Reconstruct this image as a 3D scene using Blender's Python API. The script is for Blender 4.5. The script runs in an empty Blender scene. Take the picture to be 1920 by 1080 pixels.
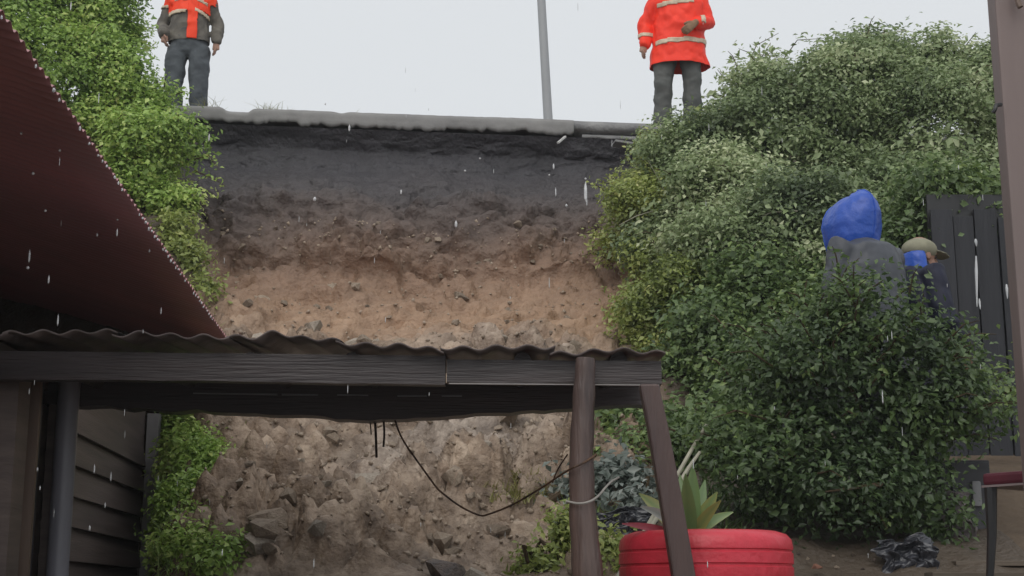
import bpy, bmesh, math, random
import numpy as np
from mathutils import Vector, Matrix

R = math.radians
rng = np.random.default_rng(7)
random.seed(7)
scene = bpy.context.scene
COL = scene.collection

# ------------------------------------------------------------------ camera
F = 2700.0                      # focal length in photograph pixels (1920 wide)
PITCH = R(12.1)
EYE = 1.5
cd = bpy.data.cameras.new('camera'); cam = bpy.data.objects.new('camera', cd); COL.objects.link(cam)
cd.sensor_width = 36.0; cd.lens = 36.0 * F / 1920.0; cd.clip_start = 0.05; cd.clip_end = 2000
cam.location = (0, 0, EYE); cam.rotation_euler = (R(90) + PITCH, 0, 0)
scene.camera = cam

# ------------------------------------------------------------------ sky, sun, exposure
SUN_EL, SUN_AZ = R(50), R(192)
world = bpy.data.worlds.new('World'); scene.world = world; world.use_nodes = True
nt = world.node_tree; nt.nodes.clear()
sky = nt.nodes.new('ShaderNodeTexSky'); sky.sky_type = 'NISHITA'; sky.sun_disc = False
sky.sun_elevation = SUN_EL; sky.sun_rotation = SUN_AZ; sky.air_density = 2.0; sky.dust_density = 6.0
b1 = nt.nodes.new('ShaderNodeBackground'); b1.inputs[1].default_value = 0.05
b2 = nt.nodes.new('ShaderNodeBackground'); b2.inputs[0].default_value = (0.93, 0.965, 1.0, 1); b2.inputs[1].default_value = 0.84
mx = nt.nodes.new('ShaderNodeMixShader'); mx.inputs[0].default_value = 0.94      # rain cloud hides nearly all of the blue
wo = nt.nodes.new('ShaderNodeOutputWorld')
nt.links.new(sky.outputs[0], b1.inputs[0]); nt.links.new(b1.outputs[0], mx.inputs[1])
nt.links.new(b2.outputs[0], mx.inputs[2]); nt.links.new(mx.outputs[0], wo.inputs[0])
sd = bpy.data.lights.new('sun', 'SUN'); sd.energy = 1.35; sd.angle = R(60); sd.color = (1.0, 0.96, 0.90)
sun = bpy.data.objects.new('sun', sd); COL.objects.link(sun)
_d = Vector((math.sin(SUN_AZ) * math.cos(SUN_EL), math.cos(SUN_AZ) * math.cos(SUN_EL), math.sin(SUN_EL)))
sun.rotation_euler = _d.to_track_quat('Z', 'Y').to_euler()
scene.view_settings.view_transform = 'Standard'; scene.view_settings.look = 'None'
scene.view_settings.exposure = 0.0; scene.view_settings.gamma = 1.0

# ------------------------------------------------------------------ helpers
CP, SP = math.cos(PITCH), math.sin(PITCH)
def ray(u, v):
    a = (540 - v) / F
    return (u - 960) / F, CP - SP * a, SP + CP * a
def at(u, v, y):                      # the point at forward distance y that photograph pixel (u, v) looks at
    rx, ry, rz = ray(u, v); k = y / ry
    return Vector((rx * k, y, rz * k + EYE))
def atz(u, v, z):                     # the same for a height z
    rx, ry, rz = ray(u, v); k = (z - EYE) / rz
    return Vector((rx * k, ry * k, z))

def _h(i, j, k, s):
    n = (i * 374761393 + j * 668265263 + k * 2147483647 + s * 974711) & 0x7fffffff
    n = ((n ^ (n >> 13)) * 1274126177) & 0x7fffffff
    return ((n ^ (n >> 16)) & 0xffff) / 65535.0
def vnoise(p, s=0):
    p = np.asarray(p, float); i = np.floor(p).astype(np.int64); f = p - i; f = f * f * (3 - 2 * f)
    r = 0
    for dx in (0, 1):
        for dy in (0, 1):
            for dz in (0, 1):
                w = (f[..., 0] if dx else 1 - f[..., 0]) * (f[..., 1] if dy else 1 - f[..., 1]) * (f[..., 2] if dz else 1 - f[..., 2])
                r = r + w * _h(i[..., 0] + dx, i[..., 1] + dy, i[..., 2] + dz, s)
    return r * 2 - 1
def fbm(p, o=4, s=0):
    r = 0; a = 1.0; p = np.asarray(p, float)
    for k in range(o):
        r = r + a * vnoise(p, s + k); a *= .5; p = p * 2.03 + 7.1
    return r
def worley(p, s=0):                   # distances to the two nearest feature points, and the id of the nearest
    p = np.asarray(p, float); i = np.floor(p).astype(np.int64)
    d1 = np.full(p.shape[:-1], 9.0); d2 = d1.copy(); idd = d1 * 0
    for dx in (-1, 0, 1):
        for dy in (-1, 0, 1):
            a = i[..., 0] + dx; b = i[..., 1] + dy
            fx = a + _h(a, b, b * 0 + 1, s); fy = b + _h(a, b, b * 0 + 2, s)
            d = np.hypot(fx - p[..., 0], fy - p[..., 1])
            hid = _h(a, b, b * 0 + 3, s)
            near = d < d1
            d2 = np.where(near, d1, np.minimum(d2, d)); idd = np.where(near, hid, idd); d1 = np.where(near, d, d1)
    return d1, d2, idd
def sstep(a, b, x):
    t = np.clip((x - a) / (b - a), 0, 1); return t * t * (3 - 2 * t)

def tag(o, label=None, cat=None, group=None, kind=None):
    if label: o['label'] = label
    if cat: o['category'] = cat
    if group: o['group'] = group
    if kind: o['kind'] = kind
    return o
def empty(name, loc, label=None, cat=None, group=None, rz=0):
    o = bpy.data.objects.new(name, None); COL.objects.link(o); o.location = loc; o.rotation_euler = (0, 0, rz)
    o.empty_display_size = .1
    return tag(o, label, cat, group)
def base_of(p):
    v = Vector((0, 0, 0))
    while p is not None: v = v + p.location; p = p.parent
    return v
def link(name, me, mat, parent=None, smooth=False, local=False):
    """one mesh object; vertices are world ones unless local, and are moved into the parent's frame"""
    if parent is not None and not local:
        b = base_of(parent)
        if b.length > 0: me.transform(Matrix.Translation(-b))
    o = bpy.data.objects.new(name, me); COL.objects.link(o); o.parent = parent
    if mat is not None: me.materials.clear(); me.materials.append(mat)
    if smooth: me.polygons.foreach_set('use_smooth', np.ones(len(me.polygons), bool))
    return o
def pyd(name, verts, faces):
    me = bpy.data.meshes.new(name); me.from_pydata([tuple(v) for v in verts], [], [tuple(f) for f in faces]); me.update()
    return me
def fastmesh(name, V, Fc):            # numpy arrays, all faces the same size
    me = bpy.data.meshes.new(name); n = len(Fc); k = Fc.shape[1]
    me.vertices.add(len(V)); me.vertices.foreach_set('co', np.asarray(V, np.float32).ravel())
    me.loops.add(n * k); me.loops.foreach_set('vertex_index', Fc.astype(np.int32).ravel())
    me.polygons.add(n); me.polygons.foreach_set('loop_start', np.arange(0, n * k, k, dtype=np.int32))
    me.update(calc_edges=True)
    return me
def fattr(me, name, arr):
    a = me.attributes.new(name, 'FLOAT', 'POINT'); a.data.foreach_set('value', np.asarray(arr, np.float32).ravel())

class MB:
    """collects simple shapes into one mesh"""
    def __init__(s): s.v = []; s.f = []
    def add(s, verts, faces):
        n = len(s.v); s.v += [Vector(v) for v in verts]; s.f += [tuple(i + n for i in f) for f in faces]; return s
    def box(s, c, sx, sy, sz, m=None, bev=0.0):
        c = Vector(c); m = m or Matrix.Identity(3)
        x, y, z = sx / 2, sy / 2, sz / 2
        if bev <= 0:
            pts = [(i * x, j * y, k * z) for k in (-1, 1) for j in (-1, 1) for i in (-1, 1)]
            fs = [(0, 2, 3, 1), (4, 5, 7, 6), (0, 1, 5, 4), (2, 6, 7, 3), (0, 4, 6, 2), (1, 3, 7, 5)]
            return s.add([c + m @ Vector(p) for p in pts], fs)
        bm = bmesh.new(); bmesh.ops.create_cube(bm, size=1)
        for v in bm.verts: v.co = Vector((v.co.x * sx, v.co.y * sy, v.co.z * sz))
        bmesh.ops.bevel(bm, geom=list(bm.edges), offset=bev, segments=2, affect='EDGES', profile=.6)
        bm.verts.index_update()
        s.add([c + m @ v.co for v in bm.verts], [[v.index for v in f.verts] for f in bm.faces]); bm.free(); return s
    def bar(s, a, b, w, h, up=(0, 0, 1), bev=0.0):       # box from a to b
        a, b = Vector(a), Vector(b); d = b - a; L = d.length; x = d.normalized(); z = Vector(up)
        y = z.cross(x).normalized(); z = x.cross(y)
        m = Matrix((x, y, z)).transposed()
        return s.box((a + b) / 2, L, w, h, m, bev)
    def tube(s, pts, rad, n=8, cap=True):
        pts = [Vector(p) for p in pts]; rad = rad if isinstance(rad, (list, tuple)) else [rad] * len(pts)
        ring = []; N = None
        for i, p in enumerate(pts):
            t = (pts[min(i + 1, len(pts) - 1)] - pts[max(i - 1, 0)]).normalized()
            if N is None: N = t.orthogonal().normalized()
            N = (N - t * N.dot(t)).normalized(); B = t.cross(N)
            ring.append([p + (N * math.cos(2 * math.pi * k / n) + B * math.sin(2 * math.pi * k / n)) * rad[i] for k in range(n)])
        v = [q for r in ring for q in r]; f = []
        for i in range(len(pts) - 1):
            for k in range(n):
                k2 = (k + 1) % n; f.append((i * n + k, i * n + k2, (i + 1) * n + k2, (i + 1) * n + k))
        if cap: f.append(tuple(range(n - 1, -1, -1))); f.append(tuple((len(pts) - 1) * n + k for k in range(n)))
        return s.add(v, f)
    def lathe(s, c, prof, n=48, m=None):
        c = Vector(c); m = m or Matrix.Identity(3); v = []; f = []
        for (r, z) in prof:
            for k in range(n):
                a = 2 * math.pi * k / n; v.append(c + m @ Vector((r * math.cos(a), r * math.sin(a), z)))
        for i in range(len(prof) - 1):
            for k in range(n):
                k2 = (k + 1) % n; f.append((i * n + k, i * n + k2, (i + 1) * n + k2, (i + 1) * n + k))
        return s.add(v, f)
    def build(s, name, mat, parent=None, smooth=False, local=False):
        me = pyd(name, s.v, s.f)
        o = link(name, me, mat, parent, smooth, local)
        if smooth:
            for e in me.edges: pass
            me.set_sharp_from_angle(angle=R(40))
        return o

# ------------------------------------------------------------------ materials
def mat(name, col, rough=.7, spec=.5, noise=None, bump=None, metal=0, col2=None, nscale=8, detail=6, stretch=(1, 1, 1), obj_rand=0.0, trans=0):
    m = bpy.data.materials.new(name); m.use_nodes = True; t = m.node_tree; b = t.nodes['Principled BSDF']
    b.inputs['Roughness'].default_value = rough; b.inputs['Metallic'].default_value = metal
    b.inputs['Specular IOR Level'].default_value = spec
    b.inputs['Transmission Weight'].default_value = trans
    tc = t.nodes.new('ShaderNodeTexCoord'); mp = t.nodes.new('ShaderNodeMapping'); mp.inputs['Scale'].default_value = stretch
    t.links.new(tc.outputs['Object'], mp.inputs[0])
    nz = t.nodes.new('ShaderNodeTexNoise'); nz.inputs['Scale'].default_value = nscale; nz.inputs['Detail'].default_value = detail
    nz.inputs['Roughness'].default_value = .65
    t.links.new(mp.outputs[0], nz.inputs['Vector'])
    if col2 is None: col2 = tuple(c * .65 for c in col)
    rp = t.nodes.new('ShaderNodeValToRGB'); rp.color_ramp.elements[0].position = .32; rp.color_ramp.elements[1].position = .68
    rp.color_ramp.elements[0].color = (*col2, 1); rp.color_ramp.elements[1].color = (*col, 1)
    t.links.new(nz.outputs['Fac'], rp.inputs[0]); out = rp.outputs[0]
    if obj_rand:
        oi = t.nodes.new('ShaderNodeObjectInfo'); hs = t.nodes.new('ShaderNodeHueSaturation')
        mr = t.nodes.new('ShaderNodeMapRange'); mr.inputs['To Min'].default_value = 1 - obj_rand; mr.inputs['To Max'].default_value = 1 + obj_rand
        t.links.new(oi.outputs['Random'], mr.inputs['Value']); t.links.new(mr.outputs[0], hs.inputs['Value']); t.links.new(out, hs.inputs['Color']); out = hs.outputs[0]
    t.links.new(out, b.inputs['Base Color'])
    if bump:
        n2 = t.nodes.new('ShaderNodeTexNoise'); n2.inputs['Scale'].default_value = bump[0]; n2.inputs['Detail'].default_value = 8
        t.links.new(mp.outputs[0], n2.inputs['Vector'])
        bp = t.nodes.new('ShaderNodeBump'); bp.inputs['Strength'].default_value = bump[1]; bp.inputs['Distance'].default_value = bump[2] if len(bump) > 2 else .02
        t.links.new(n2.outputs['Fac'], bp.inputs['Height']); t.links.new(bp.outputs[0], b.inputs['Normal'])
    return m

def leaf_mat(name, dark, light, yellow, rough=.36, tr=.35):
    """leaf colour varies from leaf to leaf with the mesh attribute 'var'"""
    m = bpy.data.materials.new(name); m.use_nodes = True; t = m.node_tree; b = t.nodes['Principled BSDF']
    at_ = t.nodes.new('ShaderNodeAttribute'); at_.attribute_name = 'var'
    rp = t.nodes.new('ShaderNodeValToRGB'); e = rp.color_ramp.elements
    e[0].position = 0; e[0].color = (*dark, 1); e[1].position = 1; e[1].color = (*yellow, 1)
    k = rp.color_ramp.elements.new(.62); k.color = (*light, 1)
    t.links.new(at_.outputs['Fac'], rp.inputs[0]); t.links.new(rp.outputs[0], b.inputs['Base Color'])
    b.inputs['Roughness'].default_value = rough; b.inputs['Specular IOR Level'].default_value = .5
    tl = t.nodes.new('ShaderNodeBsdfTranslucent'); t.links.new(rp.outputs[0], tl.inputs[0])
    mxs = t.nodes.new('ShaderNodeMixShader'); mxs.inputs[0].default_value = tr
    t.links.new(b.outputs[0], mxs.inputs[1]); t.links.new(tl.outputs[0], mxs.inputs[2])
    t.links.new(mxs.outputs[0], t.nodes['Material Output'].inputs[0])
    return m

def soil_mat(name):
    """clay of the slip: shade under the slab painted into the dark road fill at the top, brown clay under it, greyer broken clods in the debris ('deb')"""
    m = bpy.data.materials.new(name); m.use_nodes = True; t = m.node_tree; b = t.nodes['Principled BSDF']; L = t.links.new
    geo = t.nodes.new('ShaderNodeNewGeometry'); sx = t.nodes.new('ShaderNodeSeparateXYZ'); L(geo.outputs['Position'], sx.inputs[0])
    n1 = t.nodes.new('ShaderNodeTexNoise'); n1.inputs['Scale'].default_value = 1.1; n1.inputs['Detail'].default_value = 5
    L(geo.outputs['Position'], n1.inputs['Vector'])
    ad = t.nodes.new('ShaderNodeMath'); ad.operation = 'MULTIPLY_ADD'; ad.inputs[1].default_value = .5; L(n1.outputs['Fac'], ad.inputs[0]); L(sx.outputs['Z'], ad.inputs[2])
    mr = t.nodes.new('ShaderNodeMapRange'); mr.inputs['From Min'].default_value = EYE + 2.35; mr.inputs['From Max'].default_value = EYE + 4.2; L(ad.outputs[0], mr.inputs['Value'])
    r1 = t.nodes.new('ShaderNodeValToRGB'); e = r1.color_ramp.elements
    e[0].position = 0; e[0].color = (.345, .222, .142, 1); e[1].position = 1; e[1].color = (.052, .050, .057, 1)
    k = e.new(.30); k.color = (.235, .148, .100, 1); k = e.new(.55); k.color = (.112, .080, .066, 1); k = e.new(.8); k.color = (.066, .058, .060, 1)  # darker stops upward put the overhang's shade into the fill colour
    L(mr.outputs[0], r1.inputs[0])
    n2 = t.nodes.new('ShaderNodeTexNoise'); n2.inputs['Scale'].default_value = 5; n2.inputs['Detail'].default_value = 10; n2.inputs['Roughness'].default_value = .7
    L(geo.outputs['Position'], n2.inputs['Vector'])
    r2 = t.nodes.new('ShaderNodeValToRGB'); e = r2.color_ramp.elements
    e[0].position = .3; e[0].color = (.120, .080, .055, 1); e[1].position = .7; e[1].color = (.37, .29, .22, 1); k = e.new(.5); k.color = (.235, .172, .124, 1)
    L(n2.outputs['Fac'], r2.inputs[0])
    # paler, greyer washed patches in the debris
    n4 = t.nodes.new('ShaderNodeTexNoise'); n4.inputs['Scale'].default_value = .85; n4.inputs['Detail'].default_value = 4; L(geo.outputs['Position'], n4.inputs['Vector'])
    r4 = t.nodes.new('ShaderNodeMapRange'); r4.inputs['From Min'].default_value = .46; r4.inputs['From Max'].default_value = .66; L(n4.outputs['Fac'], r4.inputs['Value'])
    m4 = t.nodes.new('ShaderNodeMix'); m4.data_type = 'RGBA'; L(r4.outputs[0], m4.inputs[0]); L(r2.outputs[0], m4.inputs[6])
    h4 = t.nodes.new('ShaderNodeHueSaturation'); h4.inputs['Saturation'].default_value = .72; h4.inputs['Value'].default_value = 1.15; L(r2.outputs[0], h4.inputs['Color']); L(h4.outputs[0], m4.inputs[7])
    r2 = type('o', (), {'outputs': [m4.outputs[2]]})
    ab = t.nodes.new('ShaderNodeAttribute'); ab.attribute_name = 'deb'
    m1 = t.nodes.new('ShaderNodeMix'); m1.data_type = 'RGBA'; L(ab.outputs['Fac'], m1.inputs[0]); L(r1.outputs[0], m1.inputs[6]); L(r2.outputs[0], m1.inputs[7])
    r3 = t.nodes.new('ShaderNodeMapRange'); r3.inputs['From Min'].default_value = .25; r3.inputs['From Max'].default_value = .75; r3.inputs['To Min'].default_value = .72; r3.inputs['To Max'].default_value = 1.22
    L(n2.outputs['Fac'], r3.inputs['Value'])
    ac = t.nodes.new('ShaderNodeAttribute'); ac.attribute_name = 'cell'          # each clod has its own tone
    c1 = t.nodes.new('ShaderNodeMapRange'); c1.inputs['From Min'].default_value = .15; c1.inputs['From Max'].default_value = .85; c1.inputs['To Min'].default_value = .72; c1.inputs['To Max'].default_value = 1.3; L(ac.outputs['Fac'], c1.inputs['Value'])
    c2 = t.nodes.new('ShaderNodeMix'); L(ab.outputs['Fac'], c2.inputs[0]); c2.inputs[2].default_value = 1.0; L(c1.outputs[0], c2.inputs[3])
    c3 = t.nodes.new('ShaderNodeMath'); c3.operation = 'MULTIPLY'; L(r3.outputs[0], c3.inputs[0]); L(c2.outputs[0], c3.inputs[1])
    hs = t.nodes.new('ShaderNodeHueSaturation'); L(m1.outputs[2], hs.inputs['Color']); L(c3.outputs[0], hs.inputs['Value'])
    L(hs.outputs[0], b.inputs['Base Color']); b.inputs['Roughness'].default_value = .58; b.inputs['Specular IOR Level'].default_value = .4
    n3 = t.nodes.new('ShaderNodeTexNoise'); n3.inputs['Scale'].default_value = 28; n3.inputs['Detail'].default_value = 8; L(geo.outputs['Position'], n3.inputs['Vector'])
    bp = t.nodes.new('ShaderNodeBump'); bp.inputs['Strength'].default_value = .8; bp.inputs['Distance'].default_value = .03
    L(n3.outputs['Fac'], bp.inputs['Height']); L(bp.outputs[0], b.inputs['Normal'])
    return m

M = {}
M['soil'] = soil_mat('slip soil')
M['earth'] = mat('hill earth', (.14, .105, .075), .9, .2, col2=(.075, .055, .04), nscale=3, bump=(20, .7))
M['rock'] = mat('clay clod', (.42, .34, .265), .7, .4, col2=(.24, .18, .13), nscale=6, bump=(22, .8, .02), obj_rand=.28)
M['rock_grey'] = mat('pale stone', (.47, .41, .34), .6, .4, col2=(.29, .24, .19), nscale=7, bump=(18, .7, .02), obj_rand=.2)
M['rock_dark'] = mat('dark wet stone', (.16, .115, .09), .5, .5, col2=(.05, .04, .04), nscale=5, bump=(18, .7, .02))
M['concrete'] = mat('road concrete', (.255, .252, .246), .6, .4, col2=(.165, .163, .162), nscale=2.2, bump=(45, .22, .01), detail=9)
M['concrete2'] = mat('broken concrete', (.28, .28, .277), .6, .4, col2=(.18, .18, .185), nscale=5, bump=(30, .7, .015))
M['maroon'] = mat('maroon sheet', (.44, .185, .195), .45, .5, col2=(.33, .16, .172), nscale=1.6, bump=(40, .15, .004))
M['wall_maroon'] = mat('maroon wall', (.15, .065, .075), .6, .4, col2=(.085, .048, .054), nscale=2.5, bump=(30, .2, .004))
M['board'] = mat('brown weatherboard', (.175, .135, .120), .5, .5, col2=(.10, .078, .072), nscale=3, stretch=(1, .25, 6), bump=(30, .35, .006), obj_rand=.12)
M['trim'] = mat('grey trim', (.36, .34, .34), .5, .4, nscale=4, bump=(30, .2, .004))
M['pipe'] = mat('grey pipe', (.26, .255, .29), .35, .5, nscale=3, stretch=(1, 1, .2))
M['navy'] = mat('navy door paint', (.035, .034, .055), .4, .5, nscale=3)
M['frame_wood'] = mat('door frame', (.20, .14, .11), .5, .4, nscale=4, stretch=(1, 1, .2))
M['timber'] = mat('dark timber', (.062, .048, .048), .42, .5, col2=(.030, .024, .026), nscale=3, stretch=(.3, 3, 5), bump=(24, .5, .01))
M['post'] = mat('brown post', (.15, .100, .085), .4, .5, col2=(.06, .042, .040), nscale=5, stretch=(3, 3, .3), bump=(20, .6, .012))
M['post2'] = mat('dark brown post', (.095, .058, .052), .5, .5, col2=(.055, .035, .034), nscale=3.5, stretch=(3, 3, .3), bump=(20, .6, .012))
M['fibre'] = mat('fibre cement', (.24, .20, .19), .34, .6, col2=(.09, .075, .075), nscale=4, bump=(30, .5, .006))
M['log'] = mat('log end', (.105, .095, .102), .7, .3, nscale=12, bump=(30, .4, .006))
M['pillar'] = mat('mauve brown pillar', (.215, .165, .155), .5, .4, col2=(.165, .128, .122), nscale=1.6, stretch=(2, 2, .4), bump=(20, .2, .006))
M['black'] = mat('black metal', (.02, .02, .022), .4, .5)
M['dark_board'] = mat('dark shed board', (.022, .023, .029), .55, .4, col2=(.010, .011, .015), nscale=3, stretch=(3, 3, .3), bump=(20, .5, .01), obj_rand=.3)
M['steel'] = mat('galvanised pole', (.34, .35, .36), .5, .5, col2=(.27, .28, .29), nscale=2, stretch=(1, 1, .2))
M['cable'] = mat('rusty cable', (.17, .095, .055), .7, .3, col2=(.03, .022, .02), nscale=9)
M['wire'] = mat('pale wire', (.38, .36, .33), .5, .4)
M['string'] = mat('dark root', (.045, .03, .022), .8, .2)
M['red_tyre'] = mat('red painted tyre', (.66, .040, .070), .4, .5, col2=(.50, .030, .045), nscale=5, bump=(28, .45, .012))
M['red_seat'] = mat('dark red seat', (.10, .018, .03), .6, .3)
M['piping'] = mat('seat piping', (.25, .20, .20), .6, .3)
M['cabinet'] = mat('charcoal cabinet', (.045, .045, .052), .5, .4, nscale=3)
M['handle'] = mat('grey handle', (.24, .24, .25), .45, .4)
M['plastic'] = mat('black plastic sheet', (.045, .047, .058), .22, .6, nscale=5)
M['sack'] = mat('grey sack cloth', (.19, .165, .17), .85, .2, nscale=9, bump=(60, .4, .004))
M['plank'] = mat('old plank', (.13, .105, .082), .8, .3, nscale=3, stretch=(.3, 3, 3), bump=(20, .5, .008), obj_rand=.2)
M['cane'] = mat('pale cane', (.42, .40, .31), .6, .4, nscale=6)
M['bark'] = mat('twig bark', (.09, .065, .04), .9, .2)
M['water'] = mat('water drop', (.93, .95, .97), .06, .6, trans=.35)
M['leaf_left'] = leaf_mat('fresh green leaf', (.11, .21, .045), (.38, .55, .13), (.66, .72, .26))
M['leaf_right'] = leaf_mat('grey green leaf', (.078, .118, .055), (.29, .375, .175), (.62, .67, .42))
M['leaf_olive'] = leaf_mat('olive leaf', (.10, .14, .035), (.34, .41, .11), (.60, .60, .24))
M['leaf_silver'] = leaf_mat('silvery leaf', (.055, .075, .06), (.17, .205, .18), (.42, .45, .42), rough=.3)
M['leaf_dark'] = leaf_mat('dark green leaf', (.05, .085, .035), (.13, .20, .07), (.30, .40, .13))
M['grass'] = leaf_mat('grass', (.11, .19, .045), (.27, .40, .11), (.52, .56, .28))
M['moss'] = leaf_mat('yellow grass', (.16, .16, .05), (.30, .29, .10), (.46, .42, .20))
M['petal'] = mat('white petal', (.80, .80, .76), .6, .3)
M['brom'] = leaf_mat('bromeliad leaf', (.07, .13, .05), (.19, .29, .11), (.42, .38, .12), rough=.35, tr=.2)
M['brom_red'] = leaf_mat('reddish leaf', (.22, .03, .05), (.34, .05, .07), (.42, .10, .10), rough=.35, tr=.2)
M['skin'] = mat('skin', (.36, .20, .14), .5, .4, nscale=12)
M['eye'] = mat('eye', (.04, .03, .03), .2, .5)
M['hair'] = mat('hair', (.02, .016, .014), .6, .3)
M['jacket_camo'] = mat('grey brown jacket', (.175, .16, .135), .8, .2, col2=(.085, .078, .072), nscale=9, bump=(40, .3, .006))
M['trouser_slate'] = mat('slate trousers', (.100, .113, .125), .8, .2, col2=(.062, .07, .08), nscale=7, bump=(40, .3, .006))
M['trouser_grey'] = mat('grey trousers', (.135, .138, .132), .8, .2, col2=(.085, .092, .09), nscale=5, bump=(40, .3, .006))
M['orange'] = mat('orange red fabric', (.97, .065, .015), .55, .3, col2=(.88, .05, .012), nscale=4)
M['red'] = mat('red fabric', (.95, .050, .020), .55, .3, col2=(.84, .036, .016), nscale=4)
M['tape'] = mat('reflective tape', (.66, .55, .40), .45, .5, col2=(.46, .36, .26), nscale=26)
M['boot'] = mat('dark boots', (.05, .048, .045), .5, .4)
M['helmet'] = mat('white helmet', (.75, .75, .73), .3, .5)
M['glove'] = mat('brown glove', (.30, .19, .12), .8, .2, nscale=20)
M['blue'] = mat('blue rain fabric', (.024, .10, .48), .34, .5, col2=(.016, .065, .36), nscale=3, bump=(11, .5, .03))
M['grey_coat'] = mat('grey raincoat', (.075, .082, .098), .5, .4, nscale=4)
M['khaki'] = mat('khaki cap', (.30, .29, .21), .8, .2, nscale=8)
M['navy_coat'] = mat('navy jacket', (.014, .016, .036), .6, .3)
M['dark_cloth'] = mat('dark trousers', (.03, .032, .04), .8, .2)

# ------------------------------------------------------------------ ground, slip and road
YE = 12.9                                          # the broken road edge
pL, pR = at(370, 198, YE), at(1250, 231, YE)
def zr(x):                                         # road surface height: falls gently to the right
    x = np.clip(x, -9, 7); return pL.z + (x - pL.x) * (pR.z - pL.z) / (pR.x - pL.x)
ZREF = 4.40 + EYE
prof_scar = np.array([(-8, -1.5), (3.6, -1.45), (4.6, -.3), (5.2, -.02), (6.9, .06), (8, .5), (9.3, 1.14), (10.8, 1.9), (11.8, 2.6), (12.35, 3.3), (12.72, 3.62), (12.98, 3.86), (13.06, 4.06), (12.94, 4.24), (40, 4.17), (400, 4.0)])
prof_veg = np.array([(-8, -1.5), (3.6, -1.45), (4.6, -.3), (5.2, -.02), (6.9, .06), (8, .5), (9.0, 1.0), (10.0, 1.75), (10.9, 2.6), (11.6, 3.3), (12.1, 3.75), (12.5, 3.95), (12.95, 4.08), (13.02, 4.17), (40, 4.17), (400, 4.0)])
edge_l = np.array([-1.6, -1.6, -1.6, -1.6, -1.6, -1.75, -2.0, -2.35, -2.6, -2.85, -2.95, -3.0, -3.0, -3.0, -3, -3])
edge_r = np.array([.6, .6, .6, .6, .6, .75, .9, 1.0, 1.0, 1.1, 1.25, 1.4, 1.5, 1.5, 1.5, 1.5])
def surf(x, s):
    """ground point for x and profile parameter s, with the slip mask and the debris mask"""
    k = np.arange(16)
    ya, za = np.interp(s, k, prof_scar[:, 0]), np.interp(s, k, prof_scar[:, 1])
    yb, zb = np.interp(s, k, prof_veg[:, 0]), np.interp(s, k, prof_veg[:, 1])
    el, er = np.interp(s, k, edge_l), np.interp(s, k, edge_r)
    wob = .14 * fbm(np.stack([x * 0 + 3, s * 1.7, x * 0], -1), 3, 5)
    w = sstep(el - .18 + wob, el + .18 + wob, x) * (1 - sstep(er - .18 + wob, er + .18 + wob, x))
    # right-hand yard is a flatter terrace
    rt = sstep(1.0, 1.5, x) * sstep(4.5, 5, s) * (1 - sstep(6.2, 7.2, s))
    y = yb + (ya - yb) * w; z = zb + (za - zb) * w
    z = z * (1 - rt) + rt * np.minimum(z, np.interp(y, [6.9, 7.6, 8.2, 9.4, 10.2], [.06, .27, .60, .90, 1.9]))
    wl = np.interp(y, [4, 6, 7, 8, 9.0, 9.6], [-1.0, -1.47, -1.715, -1.96, -2.19, -2.45])                    # beaten passage along the house wall
    lw = (1 - sstep(wl - .03, wl + .05, x)) * (1 - sstep(9.6, 10.2, y)) * sstep(5, 6, y)
    z = z * (1 - lw) + lw * np.minimum(z, -.05)
    tilt = (zr(x) - ZREF) * sstep(1.2, 3.9, z)
    return y, z + EYE + tilt, w
xs = np.concatenate([[-300, -120, -60, -30], np.linspace(-16, -4.2, 24), np.arange(-4.1, 2.6, .026), np.linspace(2.7, 14, 26), [30, 60, 120, 300]])
ss = np.concatenate([[0, .6], np.linspace(1, 3.4, 10), np.arange(3.42, 4.05, .03), np.arange(4.06, 6, .022), np.arange(6, 9, .022), np.arange(9, 12.9, .045), np.linspace(13, 14, 5)[0:], [15.0]])
X, S = np.meshgrid(xs, ss)
Y, Z, W = surf(X, S)
deb = W * (1 - sstep(6.6, 7.6, S + .35 * fbm(np.stack([X * .9, S, X * 0], -1), 3, 9)))
P3 = np.stack([X, Y, Z], -1)
dense = sstep(-4.1, -3.6, X) * (1 - sstep(2.2, 2.6, X)) * sstep(3.85, 4.35, S) * (1 - sstep(12.4, 13, S))
# clods: sharp cells broken by noise, in two sizes
d1, d2, idd = worley(np.stack([X * 3.3 + .25 * fbm(P3 * 3, 3, 31), (Y + Z) * 2.6 + .25 * fbm(P3 * 3, 3, 32)], -1), 1)
e1, e2, ide = worley(np.stack([X * 8.5 + .3 * fbm(P3 * 7, 2, 33), (Y + Z) * 7.5], -1), 2)
g1, g2, idg = worley(np.stack([X * 17 + .3 * fbm(P3 * 11, 2, 34), (Y + Z) * 15], -1), 3)
clod = (np.clip(d2 - d1, 0, .40) / .40) ** .55 * (.05 + .19 * idd) + (np.clip(e2 - e1, 0, .36) / .36) ** .55 * (.02 + .095 * ide) + (np.clip(g2 - g1, 0, .4) / .4) ** .6 * (.004 + .028 * idg)
crk = np.abs(fbm(P3 * np.array([1.5, 1.5, 3.2]), 4, 47)); crack = -.085 * (1 - sstep(.0, .09, crk)) * sstep(-.1, .4, fbm(P3 * 1.1, 2, 49))
slump = .035 * (1 - np.abs(fbm(P3 * np.array([1.0, 1.6, 2.6]), 3, 55)) * 2.0)
lump = .11 * fbm(P3 * 1.3, 4, 41) + .06 * fbm(P3 * 5, 4, 45) + .03 * fbm(P3 * 14, 3, 52) + crack + slump
hole = -.05 * sstep(.5, .75, fbm(P3 * np.array([2.2, 3, 5.4]), 4, 61)) - .035 * sstep(.5, .72, fbm(P3 * np.array([6, 6, 11]), 3, 67))
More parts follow.
